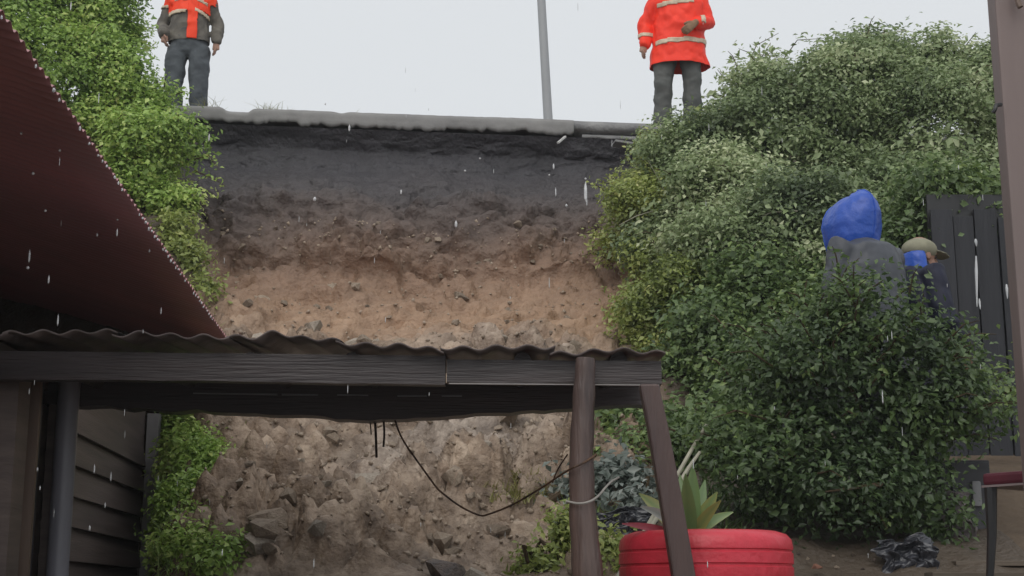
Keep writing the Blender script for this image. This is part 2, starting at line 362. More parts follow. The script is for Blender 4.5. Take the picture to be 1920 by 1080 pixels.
disp = dense * (deb * (1.0 * clod * (.55 + .75 * sstep(-.5, .4, fbm(P3 * 1.2, 2, 70))) + .17 * fbm(P3 * 1.1, 3, 71) + .05 * fbm(P3 * 4, 3, 72)) + (W - deb) * (lump + hole + (.75 * clod * sstep(.05, .5, fbm(P3 * 1.4, 3, 58)) + .2 * clod) * sstep(10.0, 8.2, S)) + (1 - W) * .06 * fbm(P3 * 3, 3, 73))
upper = sstep(9.2, 10.8, S); disp = disp * (1 - .72 * upper)
dYs = np.gradient(Y, axis=0); dZs = np.gradient(Z, axis=0); ln = np.hypot(dYs, dZs) + 1e-9
NY, NZ = -dZs / ln, dYs / ln
far_fix = (S <= 13.0)
Yd, Zd = Y + disp * NY * far_fix, Z + disp * NZ * far_fix
Xd = X + dense * W * .03 * fbm(P3 * 9, 2, 77)
nr, nc = X.shape
V = np.stack([Xd, Yd, Zd], -1).reshape(-1, 3)
qi = (np.arange(nr - 1)[:, None] * nc + np.arange(nc - 1)[None, :])
Q = np.stack([qi, qi + 1, qi + nc + 1, qi + nc], -1)
cx = X[:-1, :-1]; cs = S[:-1, :-1]
inner = (cx > -4.05) & (cx < 2.55) & (cs >= 3.42) & (cs < 12.95)
def submesh(name, sel):
    q = Q[sel].reshape(-1, 4); u, inv = np.unique(q, return_inverse=True)
    me = fastmesh(name, V[u], inv.reshape(-1, 4)); fattr(me, 'deb', deb.reshape(-1)[u]); fattr(me, 'cell', (.5 * idd + .5 * ide).reshape(-1)[u]); fattr(me, 'scar', W.reshape(-1)[u]); return me
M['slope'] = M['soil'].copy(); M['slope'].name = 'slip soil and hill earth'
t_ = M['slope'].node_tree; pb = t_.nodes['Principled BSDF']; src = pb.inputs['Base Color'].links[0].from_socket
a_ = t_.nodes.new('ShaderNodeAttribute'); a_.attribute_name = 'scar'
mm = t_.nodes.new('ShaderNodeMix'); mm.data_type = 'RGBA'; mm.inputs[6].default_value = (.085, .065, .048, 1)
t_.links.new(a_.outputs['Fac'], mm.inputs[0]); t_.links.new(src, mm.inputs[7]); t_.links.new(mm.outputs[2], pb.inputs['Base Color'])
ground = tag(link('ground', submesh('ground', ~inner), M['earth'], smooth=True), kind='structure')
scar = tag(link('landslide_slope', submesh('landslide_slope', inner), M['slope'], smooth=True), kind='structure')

# road: a concrete slab left hanging over the slip, its edge broken
def road_mesh():
    xe = np.concatenate([[-60, -30, -14, -8, -5], np.arange(-4.2, .575, .022), np.array([.58])])
    n = len(xe); e = np.stack([xe * 4, xe * 0, xe * 0], -1)
    fy = YE + .010 * fbm(e * .5, 2, 81)
    zt = zr(xe) - .0025 * np.abs(fbm(e * 3, 3, 83))
    notch = np.exp(-((xe - at(445, 205, YE).x) / .13) ** 6) * .05 + np.exp(-((xe - at(640, 205, YE).x) / .05) ** 2) * .015
    zt2 = zt - notch
    zb = zr(xe) -   .145 + .014 * fbm(e * 2.2, 4, 84) + .014 * fbm(e * 9, 2, 85)
    rows = []
    def row(y, z): rows.append(np.stack([xe, y, z], -1))
    row(xe * 0 + YE + 7.2, zr(xe)); row(fy + .35, zt); row(fy + .10, zt - .2 * notch); row(fy + .012, zt2)
    for k in (.2, .4, .6, .8): row(fy + .004 * fbm(e * 4 + k * 9, 3, 86), zt2 + (zb - zt2) * k - .0)
    row(fy + .01, zb); row(fy + .06, zb + .02); row(xe * 0 + YE + .5, zr(xe) - .10)
    V = np.concatenate(rows); q = (np.arange(len(rows) - 1)[:, None] * n + np.arange(n - 1)[None, :])
    Fq = np.stack([q, q + 1, q + n + 1, q + n], -1).reshape(-1, 4)[:, ::-1]
    return fastmesh('road', V, Fq)
road = tag(link('road', road_mesh(), M['concrete'], smooth=False), kind='structure')
def slab(name, x0, x1, z0, z1, yo, depth, seed, mat_, parent, step=.024, amp=.014):
    xe = np.arange(x0, x1 + step, step); n = len(xe); e = np.stack([xe * 5, xe * 0 + seed, xe * 0], -1)
    fy = YE + yo + .012 * fbm(e * .4, 2, seed); zt = zr(xe) + z1 - .002 * np.abs(fbm(e, 3, seed + 1)); zb = zr(xe) + z0 + amp * fbm(e * 1.3, 3, seed + 2)
    rows = [np.stack([xe, xe * 0 + YE + depth, zt], -1), np.stack([xe, fy + .01, zt], -1), np.stack([xe, fy, (zt + zb) / 2], -1), np.stack([xe, fy + .01, zb], -1), np.stack([xe, xe * 0 + YE + depth, zb], -1)]
    V = np.concatenate(rows); k = len(rows); q = (np.arange(k - 1)[:, None] * n + np.arange(n - 1)[None, :])
    Fq = np.stack([q, q + 1, q + n + 1, q + n], -1).reshape(-1, 4)[:, ::-1]
    me = fastmesh(name, V, Fq)
    bm = bmesh.new(); bm.from_mesh(me); bmesh.ops.holes_fill(bm, edges=[e_ for e_ in bm.edges if e_.is_boundary], sides=0); bm.to_mesh(me); bm.free()
    return link(name, me, mat_, parent)
slab('slab_piece', .565, 14.0, -.085, .002, .02, 7.2, 91, M['concrete2'], road)
slab('slab_piece', .66, 2.6, -.165, -.118, .06, 1.4, 95, M['concrete2'], road)
sh = MB(); a, b = at(1150, 268, 12.75), at(1200, 276, 12.8)
sh.bar(a, b, .16, .022, bev=.004); sh.build('slab_piece', M['concrete2'], road)
sh = MB(); a, b = at(1046, 268, 12.7), at(1060, 256, 12.8); sh.bar(a, b, .02, .016); sh.build('reinforcing_stub', M['helmet'], road)

# rocks and clods lying in the debris: parts of the slope
def rock_mesh(seed, n=15, flat=.75):
    r = np.random.default_rng(seed); bm = bmesh.new()
    for k in range(n):
        d = r.normal(size=3); d /= np.linalg.norm(d); bm.verts.new(Vector(d * np.array([1, .8, flat]) * r.uniform(.78, 1.0)))
    g = bmesh.ops.convex_hull(bm, input=bm.verts)
    bmesh.ops.delete(bm, geom=[v for v in bm.verts if not v.link_faces], context='VERTS')
    bmesh.ops.bevel(bm, geom=list(bm.edges), offset=.05, segments=1, affect='EDGES') if n > 12 else None
    me = bpy.data.meshes.new('rock'); bm.to_mesh(me); bm.free(); return me
rock_me = []
for k in range(8):
    for key in ('rock', 'rock', 'rock_grey')[k % 3:k % 3 + 1]:
        me = rock_mesh(100 + k, 12 + k % 3 * 0); me.materials.append(M[key]); rock_me.append(me)
flatX, flatY, flatZ, flatD, flatW, flatS = (a.reshape(-1) for a in (Xd, Yd, Zd, deb, W, S))
cand = np.where((flatD > .5) & (flatS > 4.05) & (flatS < 7.4))[0]
scarc = np.where((flatW > .6) & (flatD < .4) & (flatS > 7.0) & (flatS < 8.7))[0]
def put_rock(p, r, me=None, rot=None, sink=.25):
    me = me or random.choice(rock_me)
    o = bpy.data.objects.new('rock', me); COL.objects.link(o); o.parent = scar
    o.location = (p[0], p[1], p[2] + r * (.5 - sink) * .6); o.scale = (r * random.uniform(.8, 1.25), r * random.uniform(.8, 1.2), r * random.uniform(.7, 1.05))
    o.rotation_euler = rot or (random.uniform(-.5, .5), random.uniform(-.5, .5), random.uniform(0, 6.28)); return o
for k in range(170):
    i = int(rng.choice(cand)); r = float(np.clip(rng.lognormal(-3.2, .6), .02, .20))
    put_rock((flatX[i], flatY[i], flatZ[i]), r)
for k in range(80):
    i = int(rng.choice(scarc)); put_rock((flatX[i], flatY[i], flatZ[i]), float(np.clip(rng.lognormal(-3.3, .5), .02, .09)), rock_me[0], sink=.9)
# stones that can be told apart in the photograph
dark_me = rock_mesh(131, 12); dark_me.materials.append(M['rock_dark'])
grey_me = rock_mesh(137, 12); grey_me.materials.append(M['rock_grey'])
for (u, v, y, r, me) in ((820, 1085, 6.95, .16, dark_me), (880, 1085, 6.9, .10, grey_me), (830, 832, 9.4, .15, grey_me), (1030, 870, 8.6, .20, grey_me), (735, 972, 7.7, .05, dark_me),
                         (700, 905, 8.2, .11, grey_me), (770, 900, 8.3, .13, grey_me), (590, 960, 7.8, .10, grey_me), (1040, 805, 9.6, .24, rock_me[1]), (470, 905, 8.3, .12, rock_me[0]),
                         (850, 890, 8.5, .16, grey_me)):
    put_rock(at(u, v, y), r, me, sink=.6)
# the rest of the crumbs, too small and too many to pick apart
def crumbs(name, n, pool, lo, hi, matl):
    idx = rng.choice(pool, n); r = rng.uniform(lo, hi, n) * rng.uniform(.5, 1, n)
    base = np.array([(1, 0, 0), (-1, 0, 0), (0, 1, 0), (0, -1, 0), (0, 0, .8), (0, 0, -.8)])
    tri = np.array([(0, 2, 4), (2, 1, 4), (1, 3, 4), (3, 0, 4), (2, 0, 5), (1, 2, 5), (3, 1, 5), (0, 3, 5)])
    vv = base[None] * r[:, None, None] * rng.uniform(.55, 1.35, (n, 6, 3)) ; an = rng.uniform(0, 6.28, n); c, s = np.cos(an)[:, None], np.sin(an)[:, None]
    tl = rng.uniform(-.6, .6, n)[:, None]
    x = vv[..., 0] * c - vv[..., 1] * s; y = vv[..., 0] * s + vv[..., 1] * c; z = vv[..., 2] + x * tl
    vv = np.stack([x + flatX[idx][:, None], y + flatY[idx][:, None], z + flatZ[idx][:, None]], -1).reshape(-1, 3)
    return tag(link(name, fastmesh(name, vv, (tri[None] + np.arange(n)[:, None, None] * 6).reshape(-1, 3)), matl, scar), kind='stuff')
crumbs('loose_clods', 2200, cand, .006, .03, M['rock'])
crumbs('loose_pebbles', 500, scarc, .008, .028, M['rock'])

# ------------------------------------------------------------------ vegetation
def leaves_mesh(name, pos, out, size, var, droop=.35, wid=.58, fold=.16, rand=.75):
    n = len(pos)
    nrm = out * .55 + np.array([0, -.15, .55]) + rng.normal(size=(n, 3)) * rand * .6; nrm /= np.linalg.norm(nrm, axis=1, keepdims=True)
    d = rng.normal(size=(n, 3)) + out * .7 + np.array([0, 0, -droop]); d -= nrm * np.sum(d * nrm, 1, keepdims=True); d /= np.linalg.norm(d, axis=1, keepdims=True) + 1e-9
    sd_ = np.cross(nrm, d); L = size[:, None]
    Wd = L * wid * rng.uniform(.75, 1.2, (n, 1))
    a = pos - d * L * .5; c = pos + d * L * .5
    l = pos - d * L * .08 + sd_ * Wd * .5 + nrm * L * fold; r = pos - d * L * .08 - sd_ * Wd * .5 + nrm * L * fold
    V = np.stack([a, l, c, r], 1).reshape(-1, 3); k = np.arange(n)[:, None] * 4
    T = np.concatenate([k + np.array([0, 2, 1]), k + np.array([0, 3, 2])], 1).reshape(-1, 3)
    me = fastmesh(name, V, T); fattr(me, 'var', np.repeat(var, 4)); return me
def ell(u, v, y, pu, pv, dy):         # ellipsoid of foliage: centre by pixel and distance, half width and height in pixels there
    c = at(u, v, y); k = y / (F * .96); return (np.array(c), np.array([pu * k, dy, pv * k]))
def lumpy(ells, n, lo=.12, hi=.27):
    """smaller swellings over the big ones, so that the crown has hollows and shoulders"""
    out = [(e[0], e[1] * .92) for e in ells]; ar = np.array([e[1][0] * e[1][2] for e in ells]); w = rng.choice(len(ells), n, p=ar / ar.sum())
    for i in w:
        c, r = ells[i]; d = rng.normal(size=3); d[1] = -abs(d[1]) * .8; d /= np.linalg.norm(d); k = rng.uniform(lo, hi); q = c + d * r * rng.uniform(.84, .95)
        if all(np.linalg.norm((q - e[0]) / e[1]) > .74 for j, e in enumerate(ells) if j != i): out.append((q, np.array([k * rng.uniform(.8, 1.4), k, k * rng.uniform(.6, .95)])))
    return out
def crown(ells, clumps, per, leaf, spread=.075, rough=.16, inner=.25, seed=0, vb=.5, vs=.2, top=0.0):
    areas = np.array([e[1][0] * e[1][2] + e[1][1] * (e[1][0] + e[1][2]) * .5 for e in ells]); pr = areas / areas.sum()
    which = rng.choice(len(ells), clumps * 3, p=pr)
    d = rng.normal(size=(clumps * 3, 3)); d[:, 1] = np.where(d[:, 1] > .35, -d[:, 1], d[:, 1]); d /= np.linalg.norm(d, axis=1, keepdims=True)
    C = np.array([ells[w][0] for w in which]); Rr = np.array([ells[w][1] for w in which])
    k = 1 + rough * fbm(d * 2.2 + which[:, None] * 3.1, 3, 200 + seed) ; lev = np.where(rng.random(clumps * 3) < inner, rng.uniform(.55, .9, clumps * 3), rng.uniform(.9, 1.06, clumps * 3))
    p = C + d * Rr * (k * lev)[:, None]
    keep = np.ones(len(p), bool)
    for j, e in enumerate(ells):
        keep &= (which == j) | (np.linalg.norm((p - e[0]) / e[1], axis=1) > .78)
    p, d, which = p[keep][:clumps], d[keep][:clumps], which[keep][:clumps]; n = len(p)
    out = d / np.array([ells[w][1] for w in which]); out /= np.linalg.norm(out, axis=1, keepdims=True)
    cv = vb + vs * 1.25 * fbm(p * 1.9, 4, 240 + seed) + rng.normal(size=n) * .07
    pos = np.repeat(p, per, 0) + rng.normal(size=(n * per, 3)) * spread * np.array([1, 1, .8]); o2 = np.repeat(out, per, 0)
    var = np.clip(np.repeat(cv, per) + rng.normal(size=n * per) * .13, 0, 1)
    size = leaf * rng.uniform(.6, 1.35, n * per) * np.repeat(rng.uniform(.75, 1.25, n), per)
    return pos, o2, size, var, p
def sprays(paths, leaf, step, var):   # loose shoots: leaves set along a path
    P, O = [], []
    for pts in paths:
        pts = [np.array(q) for q in pts]
        for a, b in zip(pts[:-1], pts[1:]):
            L = np.linalg.norm(b - a); m = max(1, int(L / step))
            for k in range(m):
                for q in range(2):
                    P.append(a + (b - a) * (k + rng.random()) / m + rng.normal(size=3) * leaf * .5); O.append(rng.normal(size=3))
    P, O = np.array(P), np.array(O); O /= np.linalg.norm(O, axis=1, keepdims=True)
    return P, O, leaf * rng.uniform(.6, 1.3, len(P)), np.clip(var + rng.normal(size=len(P)) * .15, 0, 1)
def shrub(name, base, label, cat, group, ells, clumps, per, leaf, m, shoots=(), seed=0, stems=7, shoot_leaf=None, lumps=0, rag=0, **kw):
    root = empty(name, base, label, cat, group)
    if lumps: ells = lumpy(ells, lumps)
    pos, out, size, var, cl = crown(ells, clumps, per, leaf, seed=seed, **kw)
    # a few leaves deeper in, so that the shrub is not a hollow shell
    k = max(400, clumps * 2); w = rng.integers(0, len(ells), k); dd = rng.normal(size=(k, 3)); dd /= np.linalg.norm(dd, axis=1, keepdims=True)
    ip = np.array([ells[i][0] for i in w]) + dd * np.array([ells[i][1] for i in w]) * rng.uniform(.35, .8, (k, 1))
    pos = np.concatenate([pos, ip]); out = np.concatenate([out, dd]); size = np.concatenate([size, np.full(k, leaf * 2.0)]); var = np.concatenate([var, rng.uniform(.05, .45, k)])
    shoots = list(shoots); kq = rng.permutation(len(cl)); ec = np.mean([e[0] for e in ells], 0)
    for i in kq[:rag * 6]:
        if len(shoots) >= rag + 12: break
        q = cl[i]; o_ = q - ec; o_ /= np.linalg.norm(o_); 
        if o_[2] < -.2 and rng.random() < .7: continue
        d_ = o_ * np.array([1, 1, .6]) + np.array([rng.normal() * .4, -.25, .45]); d_ /= np.linalg.norm(d_); ln_ = rng.uniform(.12, .34)
        shoots.append([Vector(q), Vector(q + d_ * ln_ * .55), Vector(q + d_ * ln_ + np.array([0, 0, -.25 * ln_]))])
    if shoots:
        a, b, c, d = sprays(shoots, shoot_leaf or leaf, (shoot_leaf or leaf) * .6, .62); pos = np.concatenate([pos, a]); out = np.concatenate([out, b]); size = np.concatenate([size, c]); var = np.concatenate([var, d])
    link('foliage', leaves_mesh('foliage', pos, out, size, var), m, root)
    sb = MB(); B = Vector(base)
    for i in range(stems):
        q = Vector(cl[rng.integers(0, len(cl))]); s0 = B + Vector((rng.normal() * .15, rng.normal() * .1, 0)); mid = s0.lerp(q, .5) + Vector((rng.normal() * .1, rng.normal() * .1, .12))
        sb.tube([s0, mid, q], [.022, .014, .005], 6)
    for pts in shoots: sb.tube([Vector(p) for p in pts], [.006] + [.004] * (len(pts) - 2) + [.002], 5)
    tag(sb.build('stems', M['bark'], root, smooth=True), kind='stuff')
    return root
def ground_z(x, y):
    s = np.linspace(4, 13, 400); yy, zz, _ = surf(np.full(400, float(x)), s); return float(np.interp(y, yy, zz))
def on(x, y): return (x, y, ground_z(x, y))
def shoot(*uvy): return [at(*q) for q in uvy]

GV = 'shrubs on the bank either side of the slip'
c = at(210, 300, 11.9)
shrub('shrub', on(c.x, 11.6), 'bright green bushy growth on the bank left of the slip, above the maroon roof', 'shrub', GV,
      [ell(190, 75, 12.4, 66, 75, .6), ell(110, 30, 12.2, 120, 100, .7), ell(195, 190, 12.0, 92, 100, .6), ell(252, 245, 11.9, 58, 60, .45), ell(288, 300, 11.7, 52, 66, .4), ell(255, 320, 11.5, 58, 80, .4), ell(120, 180, 11.8, 110, 140, .6), ell(312, 385, 11.5, 38, 50, .3), ell(20, 80, 11.8, 120, 150, .6)],
      2900, 26, .044, M['leaf_left'], seed=1, vb=.56, vs=.3, spread=.06, lumps=60, rag=50,
      shoots=[shoot((360, 300, 11.5), (392, 292, 11.4), (412, 318, 11.35)), shoot((365, 320, 11.5), (400, 335, 11.4), (425, 350, 11.35)), shoot((210, 10, 12.2), (200, -25, 12.2)), shoot((345, 390, 11.4), (370, 410, 11.35), (385, 420, 11.3)), shoot((255, 20, 12.4), (264, -15, 12.4))])
c = at(340, 470, 11.0)
shrub('shrub', on(c.x, 11.2), 'thin trailing olive weeds hanging between maroon roof edge and brown slip', 'shrub', GV,
      [ell(330, 450, 11.2, 32, 42, .2), ell(355, 490, 11.0, 26, 30, .18), ell(385, 560, 10.8, 24, 36, .15)], 170, 16, .045, M['leaf_olive'], seed=2, spread=.06, vb=.5, stems=4)
c = at(1560, 420, 11.2)
shrub('shrub', on(c.x, 11.2), 'huge dense grey-green thicket with rounded top against the sky, right of the slip', 'shrub', GV,
      RIGHT := [ell(1570, 330, 11.7, 270, 235, .8), ell(1440, 318, 11.6, 140, 145, .7), ell(1690, 250, 11.6, 190, 175, .8), ell(1640, 172, 12.0, 100, 82, .5), ell(1340, 350, 11.5, 100, 110, .5), ell(1340, 460, 11.0, 145, 135, .6), ell(1500, 500, 10.5, 200, 160, .6), ell(1770, 330, 11.0, 120, 200, .6), ell(1690, 430, 10.6, 150, 110, .5), ell(1830, 250, 11.4, 110, 140, .6), ell(1980, 260, 11.4, 130, 170, .6)],
      8200, 25, .040, M['leaf_right'], seed=3, vb=.52, vs=.32, rough=.14, spread=.062, lumps=170, shoot_leaf=.06, rag=110,
      shoots=[shoot((1400, 130, 11.8), (1418, 85, 11.75), (1460, 62, 11.7)), shoot((1470, 110, 11.9), (1495, 75, 11.8), (1545, 72, 11.8)), shoot((1520, 105, 12), (1560, 80, 11.9), (1590, 88, 11.9)), shoot((1420, 120, 11.8), (1445, 80, 11.7)), shoot((1740, 90, 12), (1765, 70, 12), (1800, 82, 11.9)), shoot((1800, 100, 11.9), (1830, 60, 11.8)), shoot((1360, 150, 11.7), (1345, 130, 11.7)), shoot((1700, 80, 12), (1725, 62, 12))])
thick = bpy.data.objects['shrub.002']; pos, o2, sz, vr, cl = crown(RIGHT, 520, 12, .062, spread=.08, seed=33, vb=.62, vs=.25, rough=.10, inner=.3)
link('vine_foliage', leaves_mesh('vine_foliage', pos + o2 * .01, o2, sz, vr), M['leaf_right'], thick)
tw = MB()
for i in range(90):
    q = Vector(cl[i]); d_ = Vector((rng.normal(), rng.normal() * .5 - .3, rng.normal() * .7 + .3)).normalized(); tw.tube([q - d_ * .12, q + d_ * .06, q + d_ * rng.uniform(.12, .26) + Vector((0, 0, -.03))], [.005, .004, .002], 5)
tag(tw.build('twigs', M['cane'], thick, smooth=True), kind='stuff')
c = at(1220, 560, 10.8)
shrub('shrub', on(c.x + .1, 11.0), 'yellow-green leafy fringe hanging over the right edge of the brown slip', 'shrub', GV,
      [ell(1318, 268, 12.3, 36, 40, .3), ell(1270, 335, 11.9, 46, 52, .35), ell(1215, 420, 11.6, 52, 55, .35), ell(1262, 430, 11.4, 75, 85, .4), ell(1240, 560, 10.9, 52, 100, .35), ell(1285, 610, 10.5, 80, 130, .4)],
      1700, 24, .040, M['leaf_olive'], seed=4, vb=.54, vs=.3, spread=.06, lumps=30, rag=30,
      shoots=[shoot((1235, 290, 12), (1212, 292, 11.9), (1200, 305, 11.9)), shoot((1160, 410, 11.5), (1143, 405, 11.4)), shoot((1170, 440, 11.5), (1140, 470, 11.4), (1120, 500, 11.3))])
c = at(1440, 660, 10)
shrub('shrub', on(c.x, 10.0), 'dark green undergrowth below the thicket, above the low dark wall', 'shrub', GV,
      [ell(1390, 620, 10.0, 120, 110, .45), ell(1560, 630, 9.9, 150, 110, .45), ell(1330, 700, 9.8, 70, 80, .35), ell(1700, 520, 10.0, 120, 90, .4), ell(1800, 385, 9.7, 110, 45, .3)], 1300, 24, .050, M['leaf_dark'], seed=5, vb=.5, vs=.3, lumps=40)
c = at(345, 850, 9.0)
shrub('shrub', on(c.x + .12, 9.0), 'small bright green shrub beside the white corner of the boarded wall', 'shrub', GV,
      [ell(356, 800, 9.2, 36, 50, .2), ell(385, 810, 9.0, 34, 40, .2), ell(358, 870, 8.5, 38, 55, .18), ell(385, 890, 8.2, 34, 50, .18), ell(362, 960, 7.8, 42, 55, .15), ell(395, 985, 7.5, 36, 50, .15), ell(358, 1045, 7.2, 42, 50, .12), ell(405, 1055, 7.05, 34, 45, .12)], 1500, 24, .032, M['leaf_left'], seed=6, vb=.55, spread=.05)

def blades(name, roots, h, w, var, lean=.5, seg=3):
    n = len(roots); az = rng.uniform(0, 6.28, n); dirv = np.stack([np.cos(az), np.sin(az), az * 0], 1); side = np.stack([-np.sin(az), np.cos(az), az * 0], 1)
    H = h * rng.uniform(.5, 1.3, n); ln = lean * rng.uniform(.3, 1.6, n); rows = []
    for k in range(seg + 1):
        t = k / seg; c = roots + np.array([0, 0, 1]) * (H * (t - .35 * t * t * ln))[:, None] + dirv * (H * ln * t * t)[:, None]
        ww = w * (1 - t) ** .7 * .5 + .0006
        rows += [c - side * ww, c + side * ww]
    V = np.stack(rows, 1).reshape(-1, 3); k = np.arange(n)[:, None] * (2 * seg + 2)
    T = np.concatenate([k + np.array([2 * i, 2 * i + 1, 2 * i + 3, 2 * i + 2]) for i in range(seg)], 1).reshape(-1, 4)
    me = fastmesh(name, V, T); fattr(me, 'var', np.repeat(np.clip(var + rng.normal(size=n) * .2, 0, 1), 2 * seg + 2)); return me
def spots(x0, x1, y0, y1, n, cond=None):
    x = rng.uniform(x0, x1, n); y = rng.uniform(y0, y1, n); z = np.zeros(n)
    s = np.linspace(4, 13, 160); gx = np.linspace(x0, x1, 24); tab = np.array([np.interp(np.linspace(y0, y1, 60), *surf(np.full(160, g), s)[:2]) for g in gx])
    i = np.clip((x - x0) / (x1 - x0) * 23, 0, 22.99); j = np.clip((y - y0) / (y1 - y0) * 59, 0, 58.99); a = i.astype(int); b = j.astype(int); fa, fb = i - a, j - b
    z = tab[a, b] * (1 - fa) * (1 - fb) + tab[a + 1, b] * fa * (1 - fb) + tab[a, b + 1] * (1 - fa) * fb + tab[a + 1, b + 1] * fa * fb
    return np.stack([x, y, z], 1)
g = spots(-2.9, -1.35, 6.9, 10.4, 9000)
lim = np.interp(g[:, 1], [6.9, 8, 9.3, 10.4], [-1.36, -1.56, -1.85, -2.1]) + .14 * fbm(g * 2.5, 2, 301)
g = g[(g[:, 0] < lim) & (g[:, 2] > EYE + .0) & (g[:, 0] > -.241 * g[:, 1])]
tag(link('grass', blades('grass', g, .17, .009, .55, .7), M['grass']), 'tall green grass growing along the left side of the debris', 'grass', kind='stuff')
g = spots(-1.7, 1.8, 6.9, 7.9, 2600); n_ = fbm(g * 1.9, 3, 311); g = g[(n_ > .35) & ((g[:, 0] < -1.0) | ((g[:, 0] > .25) & (g[:, 0] < .75)))]
tag(link('weeds', blades('weeds', g, .12, .012, .5, .9), M['grass']), 'low green weeds scattered over the foot of the debris', 'weeds', kind='stuff')
g = spots(-.35, .35, 7.7, 8.3, 900)
g = g[np.hypot((g[:, 0] - at(965, 930, 8).x) / .22, (g[:, 1] - 8.05) / .22) < 1]; g[:, 2] += .05
tag(link('dry_grass', blades('dry_grass', g, .09, .007, .4, 1.2), M['moss']), 'tuft of yellowish dry grass on pale debris beside the sagging cable', 'grass', kind='stuff')
g = spots(.95, 2.6, 7.0, 9.3, 5200); n_ = fbm(g * 1.6, 3, 321); g = g[(n_ > -.05) & ((g[:, 1] > 7.75) | (g[:, 0] < 1.2))]
tag(link('yard_grass', blades('yard_grass', g, .13, .010, .4, .9), M['leaf_dark']), 'rough dark grass on the terrace in front of the low dark wall', 'grass', kind='stuff')
# thin tufts on the slab edge by the left worker
def edge_tuft(u, n, h, lean): 
    p = at(u, 200, 13.05); r = np.stack([p.x + rng.normal(size=n) * .07, 13.0 + rng.uniform(0, .15, n), zr(p.x) + np.zeros(n) - .005], 1); return blades('edge_grass', r, h, .005, .35, lean)
ms = [edge_tuft(395, 30, .16, .9), edge_tuft(505, 40, .13, 1.0), edge_tuft(520, 26, .10, 1), edge_tuft(686, 8, .07, .8)]
bm = bmesh.new()
for m_ in ms: bm.from_mesh(m_)
me = bpy.data.meshes.new('edge_grass'); bm.to_mesh(me); bm.free()
tag(link('edge_grass', me, M['moss']), 'thin dry grass on the edge of the broken road slab', 'grass', kind='stuff')

# white-flowered weeds at the foot of the boarded wall
fl = empty('flowering_weed', on(-1.7, 7.7), 'weed with clusters of small white flowers beside the boarded wall', 'weed')
pos, o2, sz, vr, cl = crown([ell(328, 970, 7.9, 24, 60, .15), ell(345, 1045, 7.4, 40, 45, .15)], 120, 16, .036, spread=.05, seed=8)
link('foliage', leaves_mesh('foliage', pos, o2, sz, vr), M['leaf_left'], fl)
mb = MB()
for (u, v, k) in ((318, 972, 10), (332, 965, 9), (304, 1035, 6), (372, 930, 5), (345, 1000, 5), (400, 1075, 4), (350, 1050, 4)):
    for i in range(k):
        p = at(u + rng.normal() * 9, v + rng.normal() * 9, 7.55); q = rng.normal(size=3); q[1] = -abs(q[1]) - .6; q = Vector(q).normalized(); o = q.orthogonal().normalized(); w = q.cross(o)
        mb.add([p + (o * math.cos(a) + w * math.sin(a)) * .011 for a in np.linspace(0, 6.28, 7)[:6]] + [p + q * .004], [(0, 1, 6), (1, 2, 6), (2, 3, 6), (3, 4, 6), (4, 5, 6), (5, 0, 6)])
tag(mb.build('flowers', M['petal'], fl), kind='stuff')
shrub('shrub', on(at(520, 1010, 7.6).x, 7.6), 'little green plant growing alone low on the clods of the debris', 'shrub', GV,
      [ell(520, 1020, 7.6, 34, 22, .12), ell(475, 1035, 7.5, 32, 15, .1)], 60, 16, .034, M['leaf_left'], seed=9, spread=.04, stems=3)
shrub('shrub', on(at(1015, 1060, 7.2).x, 7.2), 'low yellow-green weed at the foot of the round post', 'shrub', GV,
      [ell(1020, 1065, 7.2, 42, 30, .12), ell(1060, 1000, 7.3, 28, 40, .1), ell(1140, 1050, 7.1, 34, 50, .12)], 120, 16, .038, M['leaf_olive'], seed=10, spread=.045, stems=4, vb=.6)
shrub('shrub', on(at(1180, 830, 8.6).x, 8.7), 'mixed green plants seen between the two lean-to posts', 'shrub', GV,
      [ell(1170, 800, 8.9, 60, 60, .25), ell(1215, 850, 8.6, 55, 65, .25), ell(1160, 880, 8.4, 50, 40, .2), ell(1270, 830, 8.7, 45, 60, .25)], 330, 20, .045, M['leaf_dark'], seed=11, spread=.06, vb=.68)
shrub('shrub', on(at(1420, 880, 8.9).x, 8.9), 'leafy green weeds at the foot of the low dark wall', 'shrub', GV,
      [ell(1360, 850, 9.0, 50, 60, .25), ell(1430, 880, 8.8, 55, 48, .25), ell(1500, 870, 9.0, 40, 45, .2)], 260, 20, .048, M['leaf_dark'], seed=14, spread=.06, vb=.5, vs=.3)
c = at(1600, 800, 7.6)
shrub('shrub', on(c.x, 7.65), 'dark leafy shrub in front of the two onlookers', 'shrub', GV,
      [ell(1480, 800, 7.9, 110, 140, .3), ell(1590, 760, 7.6, 115, 190, .3), ell(1690, 800, 7.6, 90, 190, .25), ell(1560, 900, 7.5, 150, 80, .25), ell(1420, 880, 7.8, 80, 90, .25)], 760, 22, .040, M['leaf_dark'], seed=15, spread=.075, vb=.36, vs=.35, rough=.3, lumps=40, rag=70)
shrub('shrub', on(at(1150, 930, 8).x, 8.0), 'silvery grey-leaved plant beside black plastic behind the round post', 'shrub', GV,
      [ell(1150, 915, 8.0, 55, 40, .2), ell(1200, 950, 7.8, 45, 32, .15), ell(1085, 930, 8.0, 35, 45, .15)], 130, 16, .055, M['leaf_silver'], seed=12, spread=.06, vb=.55, vs=.3)

